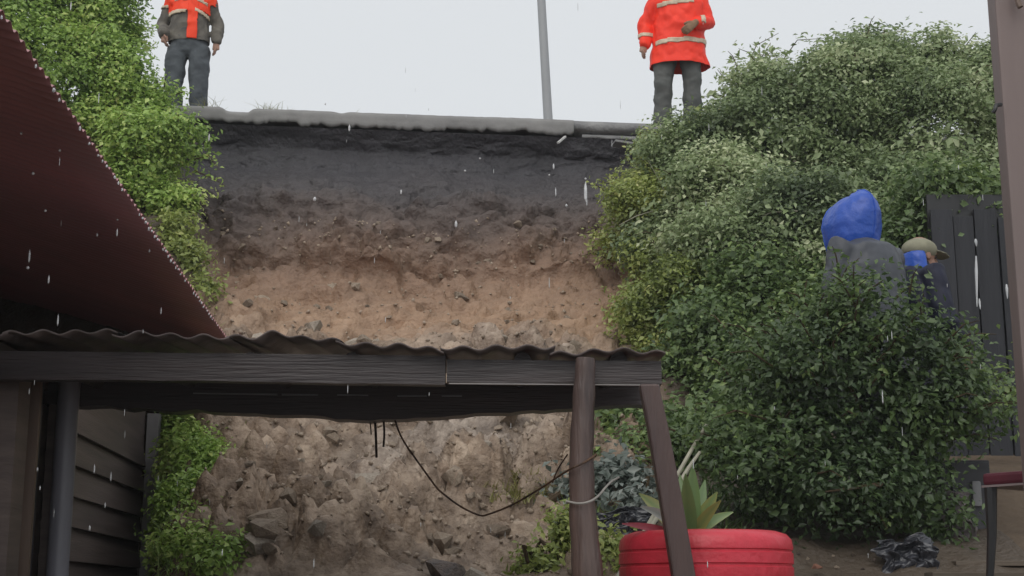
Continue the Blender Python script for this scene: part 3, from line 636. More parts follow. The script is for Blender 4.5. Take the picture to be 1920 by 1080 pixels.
# ------------------------------------------------------------------ house at the left: maroon roof seen from below, boarded wall
HE = EYE + 1.6
E0 = atz(430, 640, HE); E1 = atz(30, 60, HE)
av = (E1 - E0); av.z = 0; av.normalize()                 # along the wall, towards the camera
nv = Vector((av.y, -av.x, 0)); nv = nv if nv.x < 0 else -nv   # away from the yard
def hp(s, t, z): return E0 + av * s + nv * t + Vector((0, 0, z - HE))
OV, TAN = .43, math.tan(R(17))
house = empty('house', hp(1.5, .5, EYE), 'dark house at the left with maroon sheet roof and brown boarded wall', 'house')
def roof_mesh():
    pitch = .076; smax = 8.2; n = int(smax / pitch * 8); s = np.linspace(-1.5, smax, n); w = .009 * np.cos(2 * np.pi * s / pitch)
    ts = np.linspace(0, 3.4, 12); rows = []
    for t in ts: rows.append([hp(a, t, HE + t * TAN + b) for a, b in zip(s, w)])
    low = [[p + Vector((0, 0, -.003)) for p in r] for r in rows]
    allr = rows + low[::-1] + [rows[0]]
    V = np.array([[tuple(p) for p in r] for r in allr]).reshape(-1, 3); k = len(allr); q = (np.arange(k - 1)[:, None] * n + np.arange(n - 1)[None, :])
    return fastmesh('roof', V, np.stack([q, q + 1, q + n + 1, q + n], -1).reshape(-1, 4))
roof = link('roof', roof_mesh(), M['maroon'], house, smooth=True)
zt = HE + OV * TAN
mb = MB(); mb.bar(hp(-1.4, 2.6, EYE + 1.5), hp(8, 2.6, EYE + 1.5), .10, 1.70); mb.build('upper_wall', M['wall_maroon'], house)
mb = MB(); q_ = [hp(s_, t_, EYE + z_) for t_ in (OV + .03, OV + .13) for (s_, z_) in ((.24, .90), (3.6, .90), (3.6, .985), (2.6, 1.0), (.24, 1.26))]
mb.add(q_, [(0, 1, 2, 3, 4), (9, 8, 7, 6, 5)] + [(i, 5 + i, 5 + (i + 1) % 5, (i + 1) % 5) for i in range(5)]); mb.build('wall_head', M['board'], house)
mb = MB(); mb.bar(hp(.24, OV + .09, EYE + .3), hp(8, OV + .09, EYE + .3), .08, 1.27); mb.build('wall', M['board'], house)
# far end wall, turning the corner
mb = MB(); mb.bar(hp(.30, OV + .14, EYE + .35), hp(.30, 3.6, EYE + .35), .08, 1.3); mb.build('end_wall', M['board'], house)
# each weatherboard laps over the one below
for k in range(7):
    z0 = EYE - .13 + k * .150; b = MB()
    sag = random.uniform(-.006, .006); f0, f1 = hp(.06, 0, 0), None
    pts = []
    for s_ in (.26, 2.58):
        zz = z0 + (sag if s_ > 1 else 0)
        for (tt, dz) in ((OV + .050, .17), (OV + .036, .17), (OV + .006, 0), (OV + .032, 0)): pts.append(hp(s_, tt, zz + dz))
    b.add(pts, [(0, 1, 2, 3), (7, 6, 5, 4), (0, 4, 5, 1), (1, 5, 6, 2), (2, 6, 7, 3), (3, 7, 4, 0)])
    b.build('weatherboard', M['board'], house)
mb = MB(); mb.bar(hp(.22, OV - .02, EYE - .3), hp(.22, OV - .02, EYE + 1.1), .07, .085, up=av); mb.build('corner_trim', M['trim'], house)
mb = MB(); mb.bar(hp(2.62, OV - .0, EYE - .3), hp(2.62, OV - .0, EYE + 1.02), .05, .06, up=av); mb.build('door_trim', M['board'], house)
mb = MB(); mb.tube([hp(2.72, OV - .075, EYE - .4), hp(2.72, OV - .075, EYE + .6), hp(2.72, OV - .075, EYE + 1.0)], .048, 20); mb.build('downpipe', M['pipe'], house, smooth=True)
dr = MB(); dr.bar(hp(3.02, OV + .03, EYE - .3), hp(3.02, OV + .03, EYE + .98), .03, .44, up=av); door = dr.build('door', M['navy'], house)
mb = MB(); mb.bar(hp(3.16, OV - .02, EYE - .3), hp(3.16, OV - .02, EYE + .98), .09, .035, up=av); mb.build('door_edge', M['frame_wood'], door)
mb = MB(); mb.bar(hp(3.36, OV - .01, EYE - .3), hp(3.36, OV - .01, EYE + .9), .08, .18, up=av); mb.build('door_frame', M['board'], house)

# rain dripping off that roof, off the lean-to and through the yard
def drops(name, pts, label):
    V, T = [], []
    for (p, r, l) in pts:
        n0 = len(V); p = Vector(p)
        V += [tuple(p + Vector((0, 0, l)))] + [tuple(p + Vector((r * math.cos(a), r * math.sin(a), z))) for z in (l * .3, -l * .55) for a in np.linspace(0, 2 * math.pi, 7)[:6]] + [tuple(p + Vector((0, 0, -l)))]
        for k in range(6):
            k2 = (k + 1) % 6; T += [(n0, n0 + 1 + k, n0 + 1 + k2), (n0 + 1 + k, n0 + 7 + k, n0 + 7 + k2), (n0 + 1 + k, n0 + 7 + k2, n0 + 1 + k2), (n0 + 13, n0 + 7 + k2, n0 + 7 + k)]
    return tag(link(name, fastmesh(name, np.array(V), np.array(T)), M['water'], smooth=True), label, 'rain', kind='stuff')
pts = []
for k in range(0, 78):
    s = .1 + k * .076
    if random.random() < .5: pts.append((hp(s, -.004, HE - .014 - random.random() * .012), .0028 + .0030 * random.random(), .004 + .006 * random.random()))
    if random.random() < .16: pts.append((hp(s, -.01, HE - random.uniform(.1, 1.3)), .0028, .010 + .012 * random.random()))
for (u, v, y, r, l) in ((90, 222, 5, .004, .018), (40, 250, 5, .005, .006), (112, 282, 5, .005, .006), (62, 325, 5, .005, .007), (55, 480, 5.3, .004, .03), (52, 502, 5.3, .006, .007), (182, 440, 6, .004, .01), (280, 470, 6.5, .004, .011), (85, 395, 5.2, .005, .006), (220, 412, 6, .005, .005),
                        (655, 240, 8, .006, .022), (392, 258, 9, .005, .03), (1098, 360, 6.0, .007, .05), (1098, 335, 6, .005, .005), (590, 373, 8, .009, .014), (752, 360, 8, .005, .016), (872, 320, 8, .006, .006), (900, 297, 8, .006, .006), (1038, 312, 8, .005, .02), (1030, 328, 8, .006, .006), (552, 708, 5.5, .004, .024), (1062, 385, 7, .006, .008), (610, 195, 8, .004, .008), (70, 880, 5.5, .004, .01), (168, 990, 5.5, .004, .012), (75, 915, 5.5, .003, .01), (855, 420, 7, .007, .02)):
    pts.append((at(u, v, y), r, l))
for k in range(85):
    y_ = random.uniform(3.2, 9.5); pts.append((at(random.uniform(0, 1850), random.uniform(0, 1080), y_), .0009 + .0008 * random.random(), .008 + .014 * random.random()))
drops('raindrops', pts, 'bright raindrops dripping from the maroon eave and falling across the yard')

# ------------------------------------------------------------------ lean-to: corrugated sheets on timber beams and two posts
YF = 5.5
lean = empty('lean_to', at(1000, 1120, YF), 'dark timber lean-to with corrugated sheet edge across the middle of the picture', 'lean-to')
def fz(u):  # lower line of the sheets' front edge in the photograph
    return np.interp(u, [-200, 0, 400, 600, 800, 830, 1240], [641, 641, 644, 652, 664, 670, 671])
def sheet(u0, u1, lift, tint, lip=0.0, seed=0, curl=0):
    P0, P1 = at(u0, 660, YF), at(u1, 660, YF); n = max(8, int((P1.x - P0.x) / .123 * 14)); x = np.linspace(P0.x, P1.x, n)
    us = 960 + x / (YF * 1.0) * F * .975; zz = np.array([at(u, fz(u) - 3, YF).z for u in us]) + lift
    w = .0085 * np.sin(2 * np.pi * (x - .03) / .123) + .008 * fbm(np.stack([x * 5, x * 0 + seed, x * 0], -1), 2, 400)
    if curl: w = w + curl * np.exp(-((us - 530) / 26) ** 2)
    rows = []
    fy = YF - .10 - lip + .012 * fbm(np.stack([x * 4, x * 0 + seed, x * 0 + 2], -1), 2, 401)
    for (dy, dz) in ((0, 0), (.3, .02), (.7, .05), (1.15, .08)): rows.append(np.stack([x, fy + dy, zz + w + dz], -1))
    th = .0065; low = [r - np.array([0, 0, th]) for r in rows]; A = rows + low[::-1] + [rows[0]]
    V = np.concatenate(A); k = len(A); q = (np.arange(k - 1)[:, None] * n + np.arange(n - 1)[None, :])
    return link('roof_sheet', fastmesh('roof_sheet', V, np.stack([q, q + 1, q + n + 1, q + n], -1).reshape(-1, 4)), M['fibre'], lean, smooth=True)
for k, (u0, u1) in enumerate(((-260, 30), (20, 235), (225, 440), (430, 645), (635, 835), (828, 1040), (1030, 1243))):
    sheet(u0, u1, .004 + .010 * (k % 2), None, .02 * ((k * 7) % 3) / 2, k * 3.3, .022 if k == 3 else 0)
def beam(name, uva, uvb, y, hgt_px, dep, m, off=0, bev=.006, n=18, rag=0):
    """a board whose top follows a line in the photograph, slightly uneven"""
    A, B = at(*uva, y), at(*uvb, y); h = hgt_px / F * y * 1.0; b = MB()
    for i in range(1):
        V = []; 
        for k in range(n + 1):
            t = k / n; p = A.lerp(B, t); e = float(fbm(np.array([p.x * 3, off, 1.0]), 3, 77)) * rag
            V += [p + Vector((0, 0, 0)), p + Vector((0, dep, 0)), p + Vector((0, dep, -h + e)), p + Vector((0, 0, -h + e))]
        Fc = []
        for k in range(n):
            for j in range(4): Fc.append((k * 4 + j, k * 4 + (j + 1) % 4, (k + 1) * 4 + (j + 1) % 4, (k + 1) * 4 + j))
        Fc += [(3, 2, 1, 0), (n * 4, n * 4 + 1, n * 4 + 2, n * 4 + 3)]
        b.add(V, Fc)
    return b.build(name, m, lean)
beam('fascia_board', (-260, 655), (835, 667), YF - .05, 54, .06, M['timber'], 1, rag=.004)
beam('fascia_board', (838, 674), (1240, 677), YF - .05, 44, .06, M['timber'], 2, rag=.003)
beam('edge_glint', (842, 718), (1236, 721), YF - .062, 2.0, .01, M['trim'], 5, n=6)  # pale strip standing in for the reflection along the fascia's lower edge
us_ = np.linspace(-260, 1238, 70); tv = np.interp(us_, [-260, 775, 1238], [700, 719, 712])
bv_ = np.interp(us_, [-260, 0, 300, 500, 700, 760, 830, 1000, 1150, 1238], [750, 752, 770, 776, 788, 790, 779, 769, 757, 760]) + 3.5 * fbm(np.stack([us_ * .03, us_ * 0, us_ * 0], -1), 3, 91)
mb = MB(); V = []
for u, a_v, b_v in zip(us_, tv, bv_):
    A, B = at(u, a_v, YF + .9), at(u, b_v, YF + .9); A2, B2 = A + Vector((0, .12, 0)), B + Vector((0, .12, 0)); V += [A, A2, B2, B]
mb.add(V, [(k * 4 + j, k * 4 + (j + 1) % 4, (k + 1) * 4 + (j + 1) % 4, (k + 1) * 4 + j) for k in range(69) for j in range(4)] + [(3, 2, 1, 0), (276, 277, 278, 279)]); mb.build('rear_beam', M['timber'], lean)
for (u0, v0, u1, v1) in ((362, 736, 520, 738), (528, 738, 596, 739), (632, 739, 690, 740), (745, 741, 800, 741), (828, 741, 866, 741)):
    beam('glint_strip', (u0, v0), (u1, v1), YF + .89, 2.0, .02, M['handle'], 6, n=4, rag=.002)  # pale strips standing in for the light glinting between the beams
for u in (60, 260, 470, 660, 980, 1160):
    a = at(u, 676, YF + .02); b_ = a + Vector((0, 1.05, .06)); mb = MB(); mb.tube([a, a.lerp(b_, .5) + Vector((.01, 0, .005)), b_], .034, 10); mb.build('rafter', M['timber'], lean, smooth=True)
# the posts
def post(pix, wid, y, m, square=False):
    pts = [at(u, v, y) for u, v in pix]; p = pts[-1]; d = (pts[-1] - pts[-2]).normalized(); pts.append(p + d * ((p.z - (EYE - .1)) / max(1e-3, -d.z)))
    rad = [w / F * y / 2 for w in wid] + [wid[-1] / F * y / 2]; mb = MB()
    if square:
        q = []
        for i, p in enumerate(pts):
            r = rad[i]; q += [p + Vector((-r, -r, 0)), p + Vector((r, -r, 0)), p + Vector((r, r, 0)), p + Vector((-r, r, 0))]
        f = [(i * 4 + k, i * 4 + (k + 1) % 4, (i + 1) * 4 + (k + 1) % 4, (i + 1) * 4 + k) for i in range(len(pts) - 1) for k in range(4)] + [(3, 2, 1, 0), tuple((len(pts) - 1) * 4 + k for k in range(4))]
        mb.add(q, f); o = mb.build('post', m, lean)
        bv = o.modifiers.new('bevel', 'BEVEL'); bv.width = .008; bv.segments = 2
    else:
        # resample with a slightly uneven girth
        pp, rr = [], []
        for i in range(len(pts) - 1):
            for k in range(5):
                t = k / 5; pp.append(pts[i].lerp(pts[i + 1], t)); rr.append((rad[i] * (1 - t) + rad[i + 1] * t) * (1 + .035 * math.sin(i * 2.3 + k * 1.7)))
        pp.append(pts[-1]); rr.append(rad[-1]); mb.tube(pp, rr, 18); o = mb.build('post', m, lean, smooth=True)
    return o
post([(1098, 672), (1095, 740), (1090, 850), (1092, 960), (1102, 1080)], [36, 42, 46, 50, 58], 5.37, M['post'])
post([(1216, 722), (1232, 800), (1254, 920), (1281, 1080)], [36, 38, 40, 42], 5.37, M['post2'], True)

# cables and hanging bits
def cable(name, pix, y, r, m, label, cat='cable'):
    pts = [at(u, v, yy) for (u, v, yy) in [(p + (y,))[:3] if len(p) == 2 else p for p in pix]]
    # smooth the path
    for _ in range(2):
        q = [pts[0]]
        for a, b_ in zip(pts[:-1], pts[1:]): q += [a.lerp(b_, .25), a.lerp(b_, .75)]
        pts = q + [pts[-1]]
    mb = MB(); mb.tube(pts, r, 7); o = mb.build(name, m, smooth=True); return tag(o, label, cat)
cable('cable', [(738, 780, 6.45), (752, 822, 6.4), (790, 875, 6.35), (818, 914, 6.3), (826, 922, 6.3), (862, 950, 6.25), (900, 968, 6.15), (912, 966, 6.13), (960, 948, 6.0), (1020, 912, 5.7), (1066, 880, 5.3), (1095, 868, 5.3), (1118, 852, 5.37)], 6.5, .0042, M['cable'], 'dark rusty cable sagging from the rear beam to the round post')
cable('cable', [(1062, 940, 5.34), (1090, 946, 5.29), (1118, 936, 5.31), (1142, 905, 5.45), (1160, 895, 5.6)], 6, .0045, M['wire'], 'pale thin wire looped round the lower part of the round post')
cable('cable', [(1036, 905, 5.6), (1045, 880, 5.5), (1064, 852, 5.4)], 6, .003, M['cable'], 'short thin wire rising to the round post from the rusty cable')
for (u, v0, v1, w, lb) in ((703, 785, 858, .006, 'longest dark root dangling under the rear beam'), (719, 785, 838, .005, 'thicker short dark root dangling under the rear beam, nearest the cable'), (693, 785, 815, .003, 'shortest thin root dangling under the rear beam')):
    cable('hanging_root', [(u, v0), (u + 2, (v0 + v1) / 2), (u + (3 if u < 710 else 0), v1)], 6.5, w, M['string'], lb, 'root')

# ------------------------------------------------------------------ red tyre planter and its plant
tc = at(1323, 1003, 5.75); RT = 160 / F * 5.75
planter = tag(MB().lathe((tc.x, tc.y + .02, 0), [(RT * .60, EYE + .225), (RT * .62, EYE + .245), (RT * .82, tc.z + .012), (RT * .93, tc.z), (RT * .985, tc.z - .02), (RT, tc.z - .05), (RT, EYE + .178), (RT * .985, EYE + .174), (RT * .985, EYE + .168), (RT, EYE + .164), (RT * 1.003, EYE + .125), (RT * .985, EYE + .121), (RT * .985, EYE + .114), (RT, EYE + .11), (RT, EYE + .07), (RT * .97, EYE + .035), (RT * .85, EYE + .02), (RT * .60, EYE + .03), (RT * .58, EYE + .10), (RT * .60, EYE + .225)], 72).build('tyre_planter', M['red_tyre'], smooth=True),
              'red painted tyre planter standing behind the leaning post', 'planter')
mb = MB(); mb.lathe((tc.x, tc.y + .02, 0), [(.002, EYE + .215), (RT * .3, EYE + .20), (RT * .63, EYE + .19)], 24); mb.build('potting_soil', M['earth'], planter, smooth=True)
brom = empty('bromeliad', (tc.x, tc.y + .02, EYE + .2), 'spiky broad-leaved plant with green and yellow leaves growing in the red tyre', 'plant')
def strap(base, tip, width, sag, m, var, up=(0, -1, .3), seg=8):
    base, tip = Vector(base), Vector(tip); d = tip - base; side = d.cross(Vector(up)).normalized(); nn = side.cross(d).normalized(); V = []
    for i in range(seg + 1):
        t = i / seg; p = base + d * t + Vector((0, 0, sag * math.sin(t * math.pi) )) ; w = width * (.35 + .65 * math.sin(min(1, t * 1.7 + .15) * math.pi / 2)) * (1 - t ** 3) + .002
        V += [p - side * w + nn * w * .35, p, p + side * w + nn * w * .35]
    f = []
    for i in range(seg):
        for j in (0, 1): f.append((i * 3 + j, i * 3 + j + 1, i * 3 + j + 4, i * 3 + j + 3))
    me = pyd('leaf', V, f); fattr(me, 'var', np.clip(var + np.tile([.12, -.1, .12], seg + 1), 0, 1)); return link('leaf', me, m, brom, smooth=True)
b0 = at(1292, 1000, 5.75)
for (u, v, y, w, sg, key, vr) in ((1299, 872, 5.7, .038, .0, 'brom', .5), (1285, 888, 5.62, .034, .0, 'brom', .4), (1345, 922, 5.7, .032, .01, 'brom', .72), (1352, 938, 5.6, .024, .015, 'brom', .8), (1250, 905, 5.85, .03, .01, 'brom', .35), (1198, 925, 5.85, .034, .02, 'brom', .75), (1200, 950, 5.6, .022, .03, 'leaf_silver', .85), (1322, 900, 5.9, .028, 0, 'brom', .35), (1232, 885, 5.95, .03, .0, 'brom', .4), (1275, 890, 5.9, .03, 0, 'brom', .5), (1375, 960, 5.8, .024, .02, 'brom', .6)):
    strap((b0.x + rng.normal() * .01, b0.y + rng.normal() * .02, EYE + .2), at(u, v, y), w, sg, M[key], vr)
for (u, v, y) in ((1166, 982, 5.55),): strap((b0.x - .02, b0.y, EYE + .22), at(u, v, y), .018, .01, M['brom_red'], .4)

for (a, b_, lb) in (((1262, 905, 7.2), (1335, 780, 7.6), 'longer pale cane leaning up behind the leaning post'), ((1270, 912, 7.1), (1312, 848, 7.3), 'shorter pale cane leaning up behind the leaning post')):
    mb = MB(); p, q = at(*a), at(*b_); low = p + (p - q).normalized() * .75
    mb.tube([low, p, p.lerp(q, .5) + Vector((0, 0, .006)), q], [.012, .011, .010, .008], 8); tag(mb.build('cane', M['cane'], smooth=True), lb, 'cane')

# ------------------------------------------------------------------ right: pillar, dark sheds, clutter
pp = at(1872, 300, 3.3); mb = MB()
mb.box((pp.x * (pp.y + .06) / pp.y + .11, pp.y + .03, EYE + .6), .22, .06, 4.2, bev=.006); pil = tag(mb.build('pillar', M['pillar']), 'mauve-brown painted pillar at the right edge of the picture', 'pillar')
hk = at(1868, 205, 3.29); mb = MB(); mb.tube([hk + Vector((.012, 0, .012)), hk + Vector((-.004, -.012, .006)), hk + Vector((-.008, -.014, -.006)), hk + Vector((-.012, -.01, -.012))], .005, 7); mb.build('hook', M['black'], pil, smooth=True)
hk = at(1907, 8, 3.28); mb = MB(); mb.tube([hk + Vector((0, 0, .04)), hk + Vector((0, -.008, .0)), hk + Vector((.004, -.01, -.012))], .007, 8); mb.build('bracket', M['frame_wood'], pil, smooth=True)

shed = empty('shed', (at(1860, 800, 9.3).x, 9.35, EYE + .6), 'black boarded shed wall in shade beside the mauve-brown pillar', 'shed')
xa, xb = at(1745, 420, 9.3).x, at(2080, 420, 9.3).x; k = 0; x = xa
while x < xb:
    w = random.uniform(.14, .19); top = at(1800, 395 + random.uniform(-8, 14), 9.3).z; mb = MB()
    mb.box((x + w / 2, 9.32 + random.uniform(-.012, .012), (top + EYE + .3) / 2), w - .008, .025, top - EYE - .3, bev=.003); mb.build('board', M['dark_board'], shed); x += w
mb = MB(); mb.box(((xa + xb) / 2, 9.37, EYE + 1.5), xb - xa, .03, 2.3); mb.build('backing', M['black'], shed)
mb = MB(); mb.box(((xa + xb) / 2, 9.95, at(1800, 398, 9.3).z - .01), xb - xa, 1.15, .03); mb.build('roof', M['dark_board'], shed)
low = empty('low_wall', (at(1540, 800, 9.4).x, 9.5, EYE + .6), 'low dark board wall under the thicket, left of the black shed', 'wall')
x = at(1318, 700, 9.45).x; xe_ = xa - .02
while x < xe_:
    w = random.uniform(.16, .24); top = at(1500, 705 + random.uniform(-6, 10), 9.45).z; mb = MB()
    mb.box((x + w / 2, 9.46 + random.uniform(-.012, .012), (top + EYE + .3) / 2), w - .01, .03, top - EYE - .3, bev=.003); mb.build('board', M['dark_board'], low); x += w
# rainwater running off the shed roof
mb = MB(); ws = []
for (u, v0, v1, r) in ((1830, 480, 575, .009), (1829, 448, 462, .009), (1836, 560, 580, .006), (1887, 533, 560, .008)):
    p, q = at(u, v0, 8.2), at(u + 2, v1, 8.2); mb.tube([p, p.lerp(q, .3), p.lerp(q, .7), q], [r * .5, r, r * .7, r * .25], 7)
tag(mb.build('water_stream', M['water'], smooth=True), 'bright thread of rainwater running down in front of the black shed', 'water', kind='stuff')

# cabinet
ca, cb = at(1775, 1018, 7.7), at(1868, 1018, 7.7); ctop = at(1820, 862, 7.7).z; cab = empty('cabinet', ((ca.x + cb.x) / 2, 7.9, ca.z), 'charcoal cabinet with pale grey handle standing below the black shed', 'cabinet')
mb = MB(); mb.box(((ca.x + cb.x) / 2, 7.9, (ca.z + ctop) / 2), cb.x - ca.x, .36, ctop - ca.z, bev=.008); mb.build('body', M['cabinet'], cab)
mb = MB(); mb.box(((ca.x + cb.x) / 2 + .02, 7.711, (ca.z + ctop) / 2 + .01), (cb.x - ca.x) * .78, .018, (ctop - ca.z) * .9, bev=.005); dd = mb.build('door', M['cabinet'], cab)
h0, h1 = at(1831, 902, 7.69), at(1831, 950, 7.69); mb = MB(); mb.box(((h0 + h1) / 2), .050, .03, h0.z - h1.z, bev=.012); mb.build('handle', M['handle'], dd, smooth=True)
for (u, v, y, L, lb) in ((1850, 1057, 7.15, .34, 'short grey plank lying on the ground below the charcoal cabinet'), (1880, 1078, 6.9, .7, 'long weathered plank lying at the lower right corner of the picture')):
    p = at(u, v, y); mb = MB(); mb.box(p, L, .14, .025, bev=.004); tag(mb.build('plank', M['plank']), lb, 'plank')
# red-seated chair behind the pillar
cp_ = at(1872, 906, 5.3); ch = empty('chair', (cp_.x + .25, 5.35, EYE + .02), 'dark red seated chair half hidden behind the mauve-brown pillar', 'chair', rz=R(38))
def lb(nm, m, *a, **k):
    mb = MB(); mb.box(*a, **k); return mb.build(nm, m, ch, local=True)
hz = cp_.z - EYE
lb('seat', M['red_seat'], (0, 0, hz), .40, .40, .045, bev=.012); lb('seat_piping', M['piping'], (0, 0, hz - .026), .406, .406, .008)
lb('backrest', M['red_seat'], (.19, 0, hz + .24), .03, .36, .26, bev=.012); lb('back_frame', M['black'], (.215, 0, hz + .18), .018, .38, .40)
for sx in (-1, 1):
    for sy in (-1, 1):
        mb = MB(); mb.tube([(sx * .18, sy * .18, hz - .03), (sx * .185, sy * .185, hz * .5), (sx * .20, sy * .205, -.02)], [.024, .018, .012], 8); mb.build('leg', M['black'], ch, smooth=True, local=True)
# crumpled things on the ground
def crumple(name, u, v, y, w, h, seed, m, label, cat, amp=.06, tilt=.9, n=46):
    p = at(u, v, y); a = np.linspace(-.5, .5, n); A, B = np.meshgrid(a, a)
    q = np.stack([A * 5 + seed, B * 5, A * 0], -1); d1_, d2_, id_ = worley(q[..., :2] * .9 + .5 * fbm(q, 2, seed)[..., None], seed)
    ed = 1 + .22 * fbm(np.stack([np.arctan2(B, A) * 1.6, A * 0, A * 0 + seed], -1), 3, seed)
    x = A * w * ed + .02 * fbm(q * 1.7, 2, seed + 3); o = amp * ((d2_ - d1_) * .9 + .6 * fbm(q * .8, 3, seed + 1)) * (1.2 - np.hypot(A, B))
    yy = B * h * (1 - tilt) - o * tilt; zz = B * h * tilt * ed + o * (1 - tilt) + amp * (1 - 2 * np.hypot(A, B)) * .6
    V = np.stack([p.x + x, p.y + yy, p.z + zz], -1).reshape(-1, 3); k = (np.arange(n - 1)[:, None] * n + np.arange(n - 1)[None, :])
    o_ = link(name, fastmesh(name, V, np.stack([k, k + 1, k + n + 1, k + n], -1).reshape(-1, 4)), m); so = o_.modifiers.new('thickness', 'SOLIDIFY'); so.thickness = .003
    return tag(o_, label, cat)
crumple('plastic_sheet', 1705, 1045, 7.1, .27, .24, 3, M['plastic'], 'crumpled black plastic sheet on the soil below the standing people', 'plastic sheet', .07, .8)
crumple('plastic_sheet', 1175, 985, 7.5, .30, .22, 8, M['plastic'], 'crumpled black plastic sheet among the plants behind the red tyre', 'plastic sheet', .07, .75)
crumple('sack', 1775, 965, 7.55, .24, .30, 5, M['sack'], 'crumpled grey sack leaning on the charcoal cabinet', 'sack', .06, .9)
# chips of debris on the soil by the tyre
chip = rock_mesh(151, 12); chip.materials.append(M['rock'])
bat = rock_mesh(152, 12); bat.materials.append(mat('red clay brick', (.27, .13, .09), .85, .3, nscale=9, bump=(30, .5, .01)))
for (u, v, y, r, me) in ((1532, 1062, 7.0, .03, bat), (1570, 1064, 7.0, .018, chip), (1562, 1042, 7.1, .014, chip), (1515, 1048, 7.1, .016, chip), (1618, 1068, 7.0, .014, dark_me), (1498, 1040, 7.2, .02, dark_me), (1600, 1040, 7.2, .02, chip), (1640, 1050, 7.1, .018, dark_me)):
    o = put_rock(at(u, v, y), r, me, sink=.5); o.parent = ground; o.name = 'stone'

# street lamp beyond the road edge, leaning a little
lp0, lp1 = at(1028, 228, 16.2), at(1015, 0, 16.2); dv = (lp1 - lp0) / (lp1.z - lp0.z); zb_ = float(zr(lp0.x)) - .0; base = lp0 + dv * (zb_ - lp0.z)
lamp = empty('street_lamp', base, 'tall grey street lamp pole rising above the road into pale sky', 'street lamp')
top = base + dv * 7.0; mb = MB(); mb.tube([base, base.lerp(top, .5), top], [.058, .048, .036], 16); mb.build('pole', M['steel'], lamp, smooth=True)
mb = MB(); mb.tube([top, top + Vector((-.1, -.3, .25)), top + Vector((-.2, -.9, .38))], .028, 10); arm = mb.build('arm', M['steel'], lamp, smooth=True)
mb = MB(); mb.box(top + Vector((-.25, -1.15, .38)), .22, .55, .10, bev=.03); mb.build('lamp_head', M['steel'], lamp)

# ------------------------------------------------------------------ people
class Loft:
    def __init__(s): s.bm = bmesh.new()
    def limb(s, pts, rads, n=14):
        """swept closed form; rads are (side, front) half widths"""
        pts = [Vector(p) for p in pts]; rads = [r if isinstance(r, tuple) else (r, r) for r in rads]; rings = []
        t0 = (pts[0] - pts[1]).normalized(); t1 = (pts[-1] - pts[-2]).normalized(); r0, r1 = rads[0], rads[-1]; seq = []
        for k in (.85, .45): seq.append((pts[0] + t0 * min(r0) * k * .8, (r0[0] * math.sqrt(1 - k * k), r0[1] * math.sqrt(1 - k * k))))
        seq += list(zip(pts, rads))
        for k in (.45, .85): seq.append((pts[-1] + t1 * min(r1) * k * .8, (r1[0] * math.sqrt(1 - k * k), r1[1] * math.sqrt(1 - k * k))))
        for i, (p, r) in enumerate(seq):
            t = (seq[min(i + 1, len(seq) - 1)][0] - seq[max(i - 1, 0)][0]).normalized()
            side = t.cross(Vector((0, 1, 0)))
            if side.length < .25: side = Vector((1, 0, 0)) if abs(t.x) < .8 else Vector((0, 0, 1))
            side.normalize(); fr = t.cross(side).normalized(); side = fr.cross(t).normalized()
            rings.append([s.bm.verts.new(p + side * r[0] * math.cos(2 * math.pi * k / n) + fr * r[1] * math.sin(2 * math.pi * k / n)) for k in range(n)])
        for a, b in zip(rings[:-1], rings[1:]):
            for k in range(n): s.bm.faces.new((a[k], a[(k + 1) % n], b[(k + 1) % n], b[k]))
        s.bm.faces.new(rings[0][::-1]); s.bm.faces.new(rings[-1]); return s
    def ball(s, c, r):
        g = bmesh.ops.create_uvsphere(s.bm, u_segments=18, v_segments=12, radius=1)
        for v in g['verts']: v.co = Vector(c) + Vector((v.co.x * r[0], v.co.y * r[1], v.co.z * r[2]))
        return s
    def fuse(s, voxel=.010, smooth=5, fold=0, fscale=9, seed=0, stretch=(1, 1, 1)):
        bmesh.ops.recalc_face_normals(s.bm, faces=s.bm.faces)
        me = bpy.data.meshes.new('tmp'); s.bm.to_mesh(me); s.bm.free(); o = bpy.data.objects.new('tmp', me); COL.objects.link(o)
        rm = o.modifiers.new('r', 'REMESH'); rm.mode = 'VOXEL'; rm.voxel_size = voxel
        if smooth: sm = o.modifiers.new('s', 'SMOOTH'); sm.factor = .5; sm.iterations = smooth
        dg = bpy.context.evaluated_depsgraph_get(); dg.update(); out = bpy.data.meshes.new_from_object(o.evaluated_get(dg)); bpy.data.objects.remove(o)
        if fold:
            n = len(out.vertices); co = np.empty(n * 3, np.float32); no = co.copy(); out.vertices.foreach_get('co', co); out.vertex_normals.foreach_get('vector', no)
            co = co.reshape(-1, 3); no = no.reshape(-1, 3); st = np.array(stretch)
            a = fbm(co * fscale * st + .6 * fbm(co * 5, 2, seed)[:, None], 3, seed); ridge = 1 - np.abs(fbm(co * fscale * .7 * st + 5, 2, seed + 9)) * 2
            co = co + no * (fold * (.7 * a + .5 * ridge))[:, None]; out.vertices.foreach_set('co', co.astype(np.float32).ravel()); out.update()
        return out
def patch(me, cond, off, name='patch'):
    """the faces of a garment that satisfy cond, lifted off it: tape or a panel sewn on"""
    n = len(me.vertices); co = np.empty(n * 3, np.float32); no = co.copy(); me.vertices.foreach_get('co', co); me.vertex_normals.foreach_get('vector', no); co = co.reshape(-1, 3); no = no.reshape(-1, 3)
    m = me.copy(); bm = bmesh.new(); bm.from_mesh(m)
    bm.faces.ensure_lookup_table(); ce = np.array([f.calc_center_median() for f in bm.faces]); fn = np.array([f.normal for f in bm.faces]); k = cond(ce, fn)
    bmesh.ops.delete(bm, geom=[f for f, q in zip(bm.faces, k) if not q], context='FACES')
    for v in bm.verts: v.co += v.normal * off
    ext = bmesh.ops.solidify(bm, geom=list(bm.faces), thickness=off * .7)
    bm.to_mesh(m); bm.free(); m.materials.clear(); m.name = name; return m
